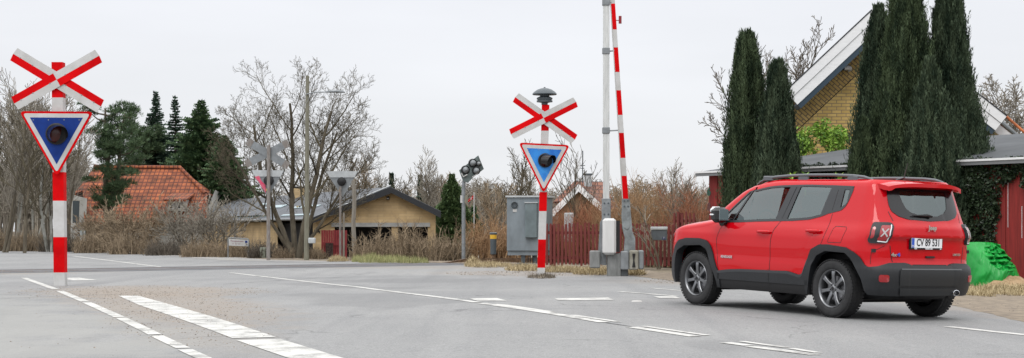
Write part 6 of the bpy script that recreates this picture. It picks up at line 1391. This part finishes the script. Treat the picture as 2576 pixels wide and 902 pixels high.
spruce('broad green fir, tallest mass right of the pointed spruces', 505, 600, 250, 102, 300, M_spr2, 3, 1.7, .3)
spruce('wide drooping green fir lowest on the right, beside the dark slate roof', 566, 600, 340, 99, 250, M_spr2, 4, 1.5, .55)
spruce('small green conifer right of the garage gable', 1137, 600, 438, 90, 120, leafmat('light green needles', (.03, .06, .022), (.12, .18, .075), .7), 5, 3.0, .25)
spruce('tiny dark spruce far behind the garage ridge', 985, 600, 435, 112, 46, M_spr, 6, 1.0, .3)
spruce('tiny dark conifer between the broad bare tree and the green conifer', 1057, 600, 440, 112, 40, M_spr, 7, 1.0, .3)
spruce('low dark conifer right of the tilted lamp unit', 1192, 600, 520, 95, 60, M_spr2, 8, 1.2, .3)
def pine(label, u, vb, vt, Y, wpx, seed):
    s = S(Y); b = at(u, vb, Y); b.z = 0; Ht = ZV(vt, Y); W_ = wpx/s/2; r = random.Random(seed); root = thing('pine_tree', label, 'tree', tuple(b)); tr, cr_ = MB(), MB()
    for dx, hh in ((0, .97), (.9, .93)):
        top = b+Vector((dx, 0, Ht*hh)); pts = [b.lerp(top, i/6)+Vector((.12*math.sin(i*2+dx), 0, 0)) for i in range(7)]; tr.tube(pts, [.20-.026*i for i in range(7)], 7)
        for k in range(26):
            t = r.uniform(.30, 1.0); p = b.lerp(top, t); a = r.random()*2*PI; env = math.sin(PI*min(1, (1.04-t)*1.15+.1))**.6; L = W_*.95*env*r.uniform(.5, 1.05); d = Vector((math.cos(a), math.sin(a)*.8, r.uniform(.15, .7))).normalized(); e_ = p+d*L
            if t > .8: e_.z = min(e_.z, b.z+Ht*.99)
            mid = p.lerp(e_, .5)+Vector((0, 0, -.12)); tr.tube([p, mid, e_], [.05, .035, .015], 4, cap=False)
            for c_ in range(5):
                q = p.lerp(e_, r.uniform(.55, 1.05))+rv(r)*.28; R_ = r.uniform(.22, .42)
                for _ in range(95):
                    v = rv(r, -.35, 1); c = q+Vector((v.x, v.y, v.z*.6))*R_*r.random()**.4; w = (v+Vector((0, 0, .5))).normalized(); sd2 = w.orthogonal().normalized()*.018; ln = r.uniform(.09, .2); cr_.tri(c-sd2, c+sd2, c+w*ln)
    part('trunk', tr, M_bark, root, smooth=True); part('crown', cr_, M_pin, root); return root
pine('rounded dark green pine over the left end of the orange tiled roof', 268, 600, 262, 88, 150, 5)
pine('lower dense part green pine directly behind the orange roof ridge', 335, 600, 318, 103, 80, 6)
# ---------------------------------------------------------------- cypresses
def cypmat(name, dark, light):
    m = bpy.data.materials.new(name); m.use_nodes = True; t = m.node_tree; b = t.nodes['Principled BSDF']; L = t.links.new
    g = t.nodes.new('ShaderNodeNewGeometry'); n = t.nodes.new('ShaderNodeTexNoise'); n.inputs['Scale'].default_value = 5; n.inputs['Detail'].default_value = 3; mm = t.nodes.new('ShaderNodeMapping'); mm.inputs['Scale'].default_value = (1, 1, .3); L(g.outputs['Position'], mm.inputs[0]); L(mm.outputs[0], n.inputs[0])
    a = t.nodes.new('ShaderNodeMath'); a.operation = 'MULTIPLY_ADD'; L(g.outputs['Random Per Island'], a.inputs[0]); a.inputs[1].default_value = .16; L(n.outputs[0], a.inputs[2])
    r = t.nodes.new('ShaderNodeValToRGB'); r.color_ramp.elements[0].position = .42; r.color_ramp.elements[1].position = .72; r.color_ramp.elements[0].color = (*dark, 1); r.color_ramp.elements[1].color = (*light, 1); L(a.outputs[0], r.inputs[0]); L(r.outputs[0], b.inputs['Base Color']); b.inputs['Roughness'].default_value = .8; b.inputs['Specular IOR Level'].default_value = .2
    return m
M_cyp = cypmat('cypress leaves', (.010, .022, .010), (.075, .105, .052)); M_cyp2 = cypmat('cypress leaves bluish', (.011, .024, .013), (.08, .11, .064))
def cypress(label, u, vb, vt, Y, prof, mt, seed, n, group):
    """prof: half width in pixels against v; plumes stand on the outline volume"""
    s = S(Y); b = at(u, vb, Y); b.z = gz(b.x, b.y); Ht = ZV(vt, Y)-b.z; pf = ip([(ZV(v, Y)-b.z, w/s) for v, w in prof]); r = random.Random(seed); root = thing('cypress', label, 'tree', tuple(b), group); tr, cr_, co = MB(), MB(), MB()
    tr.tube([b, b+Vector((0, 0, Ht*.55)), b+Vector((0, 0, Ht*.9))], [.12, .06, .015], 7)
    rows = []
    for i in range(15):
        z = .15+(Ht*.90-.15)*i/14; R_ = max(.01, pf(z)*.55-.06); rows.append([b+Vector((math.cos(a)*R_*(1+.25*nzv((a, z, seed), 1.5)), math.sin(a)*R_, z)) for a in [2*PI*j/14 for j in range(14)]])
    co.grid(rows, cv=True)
    g = np.random.default_rng(seed*7+1); n = int(n*1.5); NL = 30
    z = Ht*(g.random(n)**.85)*.985; a = g.random(n)*2*PI
    zs = np.linspace(0, Ht, 60); R_ = np.interp(z, zs, [pf(q) for q in zs])
    lob = np.array([nzv((math.cos(aa)*1.7, math.sin(aa)*1.7+zz*.30, seed*3.1), 1.25) for aa, zz in zip(a, z)])
    lob2 = np.array([nzv((math.cos(aa)*5, math.sin(aa)*5+7, zz*.28), 1.0) for aa, zz in zip(a, z)]); k = (.70+.34*g.random(n)**.6)*(1+.30*lob+.32*lob2); L = g.uniform(.22, .8, n)*np.minimum(1, .30+R_*1.3)
    z = z-L*.45; ca, sa = np.cos(a), np.sin(a); px, py, pz = R_*k*ca, R_*k*sa, z
    tilt = g.uniform(0, .20, n); dx, dy = ca*tilt+g.normal(0, .06, n), sa*tilt+g.normal(0, .06, n)
    tw = (.045+.04*g.random(n))*np.minimum(1, .5+R_)
    t = (np.arange(NL)/NL)[None, :]; w = tw[:, None]*((1-t)**.75*(.35+.65*np.minimum(1, t*5)))+.006
    va = g.random((n, NL))*2*PI; vx, vy, vz = np.cos(va), np.sin(va), g.uniform(-.1, .7, (n, NL))
    C = np.stack([px[:, None]+dx[:, None]*L[:, None]*t+vx*w, py[:, None]+dy[:, None]*L[:, None]*t+vy*w, pz[:, None]+L[:, None]*t], -1)
    q = np.stack([dx[:, None]+vx*.5, dy[:, None]+vy*.5, 1.1+vz], -1); q /= np.linalg.norm(q, axis=-1, keepdims=True)
    sv = np.cross(q, np.stack([vx+.1, vy+.2, vz*0+.3], -1)); sv /= np.linalg.norm(sv, axis=-1, keepdims=True)+1e-9; sv = sv*g.uniform(.006, .013, (n, NL, 1)); ln = g.uniform(.03, .075, (n, NL, 1))
    V = np.stack([C-q*ln*.3, C+sv, C+q*ln, C-sv], -2).reshape(-1, 3)+np.array(b)
    V[:, 2] = np.maximum(V[:, 2], b.z)
    cr_.v = [tuple(x) for x in V.tolist()]; cr_.f = [(i, i+1, i+2, i+3) for i in range(0, len(V), 4)]; cr_.m = [0]*len(cr_.f)
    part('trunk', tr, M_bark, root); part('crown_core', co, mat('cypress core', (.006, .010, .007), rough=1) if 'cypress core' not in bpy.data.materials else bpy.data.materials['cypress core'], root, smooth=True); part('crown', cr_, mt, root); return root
CG = 'tall dark cypresses before the red shed'
cypress('tall pointed cypress at the left of the left pair', 1879, 705, 80, 37, [(705, 54), (600, 58), (480, 55), (380, 47), (280, 38), (200, 30), (130, 20), (100, 13), (78, 2)], M_cyp, 1, 2100, CG)
cypress('shorter cypress at the right of the left pair, just behind the car roof', 1957, 705, 152, 36.4, [(705, 60), (560, 62), (480, 58), (400, 48), (320, 37), (250, 26), (190, 16), (150, 2)], M_cyp2, 2, 1700, CG)
cypress('ragged topped cypress at the left end of the right group, before the gable', 2210, 708, 14, 35.6, [(708, 84), (560, 82), (420, 72), (300, 57), (200, 42), (120, 29), (70, 19), (14, 2)], M_cyp2, 3, 2300, CG)
cypress('tallest thick cypress in the right group, its top out of the picture', 2276, 710, -45, 34.8, [(710, 105), (560, 105), (420, 92), (300, 74), (200, 57), (100, 43), (0, 31), (-45, 10)], M_cyp, 4, 3600, CG)
cypress('cypress at the right end of the right group, with a second high top', 2388, 708, -30, 35.2, [(708, 95), (560, 96), (420, 86), (320, 68), (230, 52), (150, 40), (60, 31), (0, 24), (-30, 8)], M_cyp2, 5, 3300, CG)
cypress('low cypress between the two high tops of the right group', 2338, 712, 150, 34.0, [(712, 90), (560, 88), (420, 68), (300, 42), (220, 20), (150, 2)], M_cyp2, 6, 2200, CG)
cypress('narrow low cypress at the far right side of the right group', 2442, 708, 250, 35.8, [(708, 46), (560, 48), (420, 40), (330, 26), (280, 14), (250, 2)], M_cyp, 7, 1100, CG)
cypress('low broad cypress at the left foot of the right group', 2170, 710, 300, 34.6, [(710, 44), (560, 42), (450, 32), (380, 20), (330, 9), (300, 1)], M_cyp, 8, 1200, CG)
# green climber above the shed roof, ivy on the shed, young leaves behind the car roof
def leaves(mb, r, c, n, R3, size, nrm=None, up=.3):
    for _ in range(n):
        v = rv(r); p = c+Vector((v.x*R3[0], v.y*R3[1], v.z*R3[2]))*r.random()**.4; q = (rv(r)+Vector((0, -.5, up))).normalized(); s1 = q.orthogonal().normalized(); a = r.random()*6.28; t1 = s1*math.cos(a)+q.cross(s1)*math.sin(a); t2 = q.cross(t1); s_ = size*r.uniform(.5, 1.2)
        mb.quad(p-t1*s_, p+t2*s_*.5+q*s_*.15, p+t1*s_, p-t2*s_*.5+q*s_*.15)
r = random.Random(9); m = MB(); Y = 42.6
for i in range(34):
    u = 2003+128*r.random(); top = 300+35*abs((u-2065)/60)**1.5; v = r.uniform(top+6, 385); leaves(m, r, at(u, v, Y+r.uniform(-.3, .5)), 75, (.22, .22, .17), .055)
single('green_climber', m, leafmat('fresh leaves', (.06, .14, .015), (.26, .42, .06), .5), 'bright green climbing shrub above the shed roof, before the yellow brick wall', 'shrub', (XU(2065, Y), Y, 1.5))
M_ivy = leafmat('ivy leaves', (.006, .012, .006), (.045, .07, .035), .3)
def wallpt(u, v, off):
    """point on the shed front under pixel u,v"""
    k = (u-HU)/FP; den = sd_.x-k*sd_.y; t = (k*sp0.y-sp0.x)/den; p = sp0+sd_*t; return Vector((p.x, p.y, ZV(v, p.y)))-sn_*off
m = MB(); r = random.Random(12)
for i in range(900):
    u = r.uniform(2385, 2576); lim = 2494+(560-0)*0; 
    v = r.uniform(402, 690); ub = 2500 if v < 500 else 2500-(v-500)*.13
    if v < 425: ub = 2590
    elif v < 470: ub = 2590-(v-425)*2.0
    if u > ub+r.uniform(-8, 8): continue
    if v > 640 and u > 2450: continue
    leaves(m, r, wallpt(u, v, -.12), 16, (.09, .06, .09), .045)
for i in range(60): leaves(m, r, wallpt(r.uniform(2560, 2580), r.uniform(400, 470), -.1), 8, (.06, .05, .06), .045)
single('ivy', m, M_ivy, 'dark ivy hanging over the red shed wall above the green tarpaulin', 'ivy', tuple(wallpt(2460, 560, 0)))
m = MB()
for i in range(330): leaves(m, r, wallpt(r.uniform(1985, 2150), r.uniform(416, 470), -.12), 14, (.09, .06, .08), .045)
single('ivy', m, M_ivy, 'dark ivy under the shed eave between the two cypress groups', 'ivy', tuple(wallpt(2060, 430, 0)))
for u, v, n_, lab in ((1992, 441, 4, 'leftmost bright green young leafy shoot above the car roof'), (2026, 440, 4, 'bright green leafy shoot above the car roof, second from the left'), (2110, 442, 3, 'smallest green shoot above the car roof, towards the dark group')):
    m = MB(); Y = 30.5; b = at(u, 560, Y); t = at(u, v, Y); b.z = gz(b.x, b.y)
    m.tube([b, t], .008, 5)
    for k in range(16):
        a = r.random()*6.28; d = Vector((math.cos(a), math.sin(a), r.uniform(.2, 1.2))).normalized(); q = t+Vector((0, 0, -.10*r.random())); L = r.uniform(.08, .14); w = d.cross(Vector((0, 0, 1))).normalized()*.022; m.quad(q, q+d*L*.5+w, q+d*L, q+d*L*.5-w)
    single('leafy_shoot', m, leafmat('shoot leaves', (.14, .28, .03), (.38, .55, .09), .5) if 'shoot leaves' not in bpy.data.materials else bpy.data.materials['shoot leaves'], lab, 'plant', tuple(b))
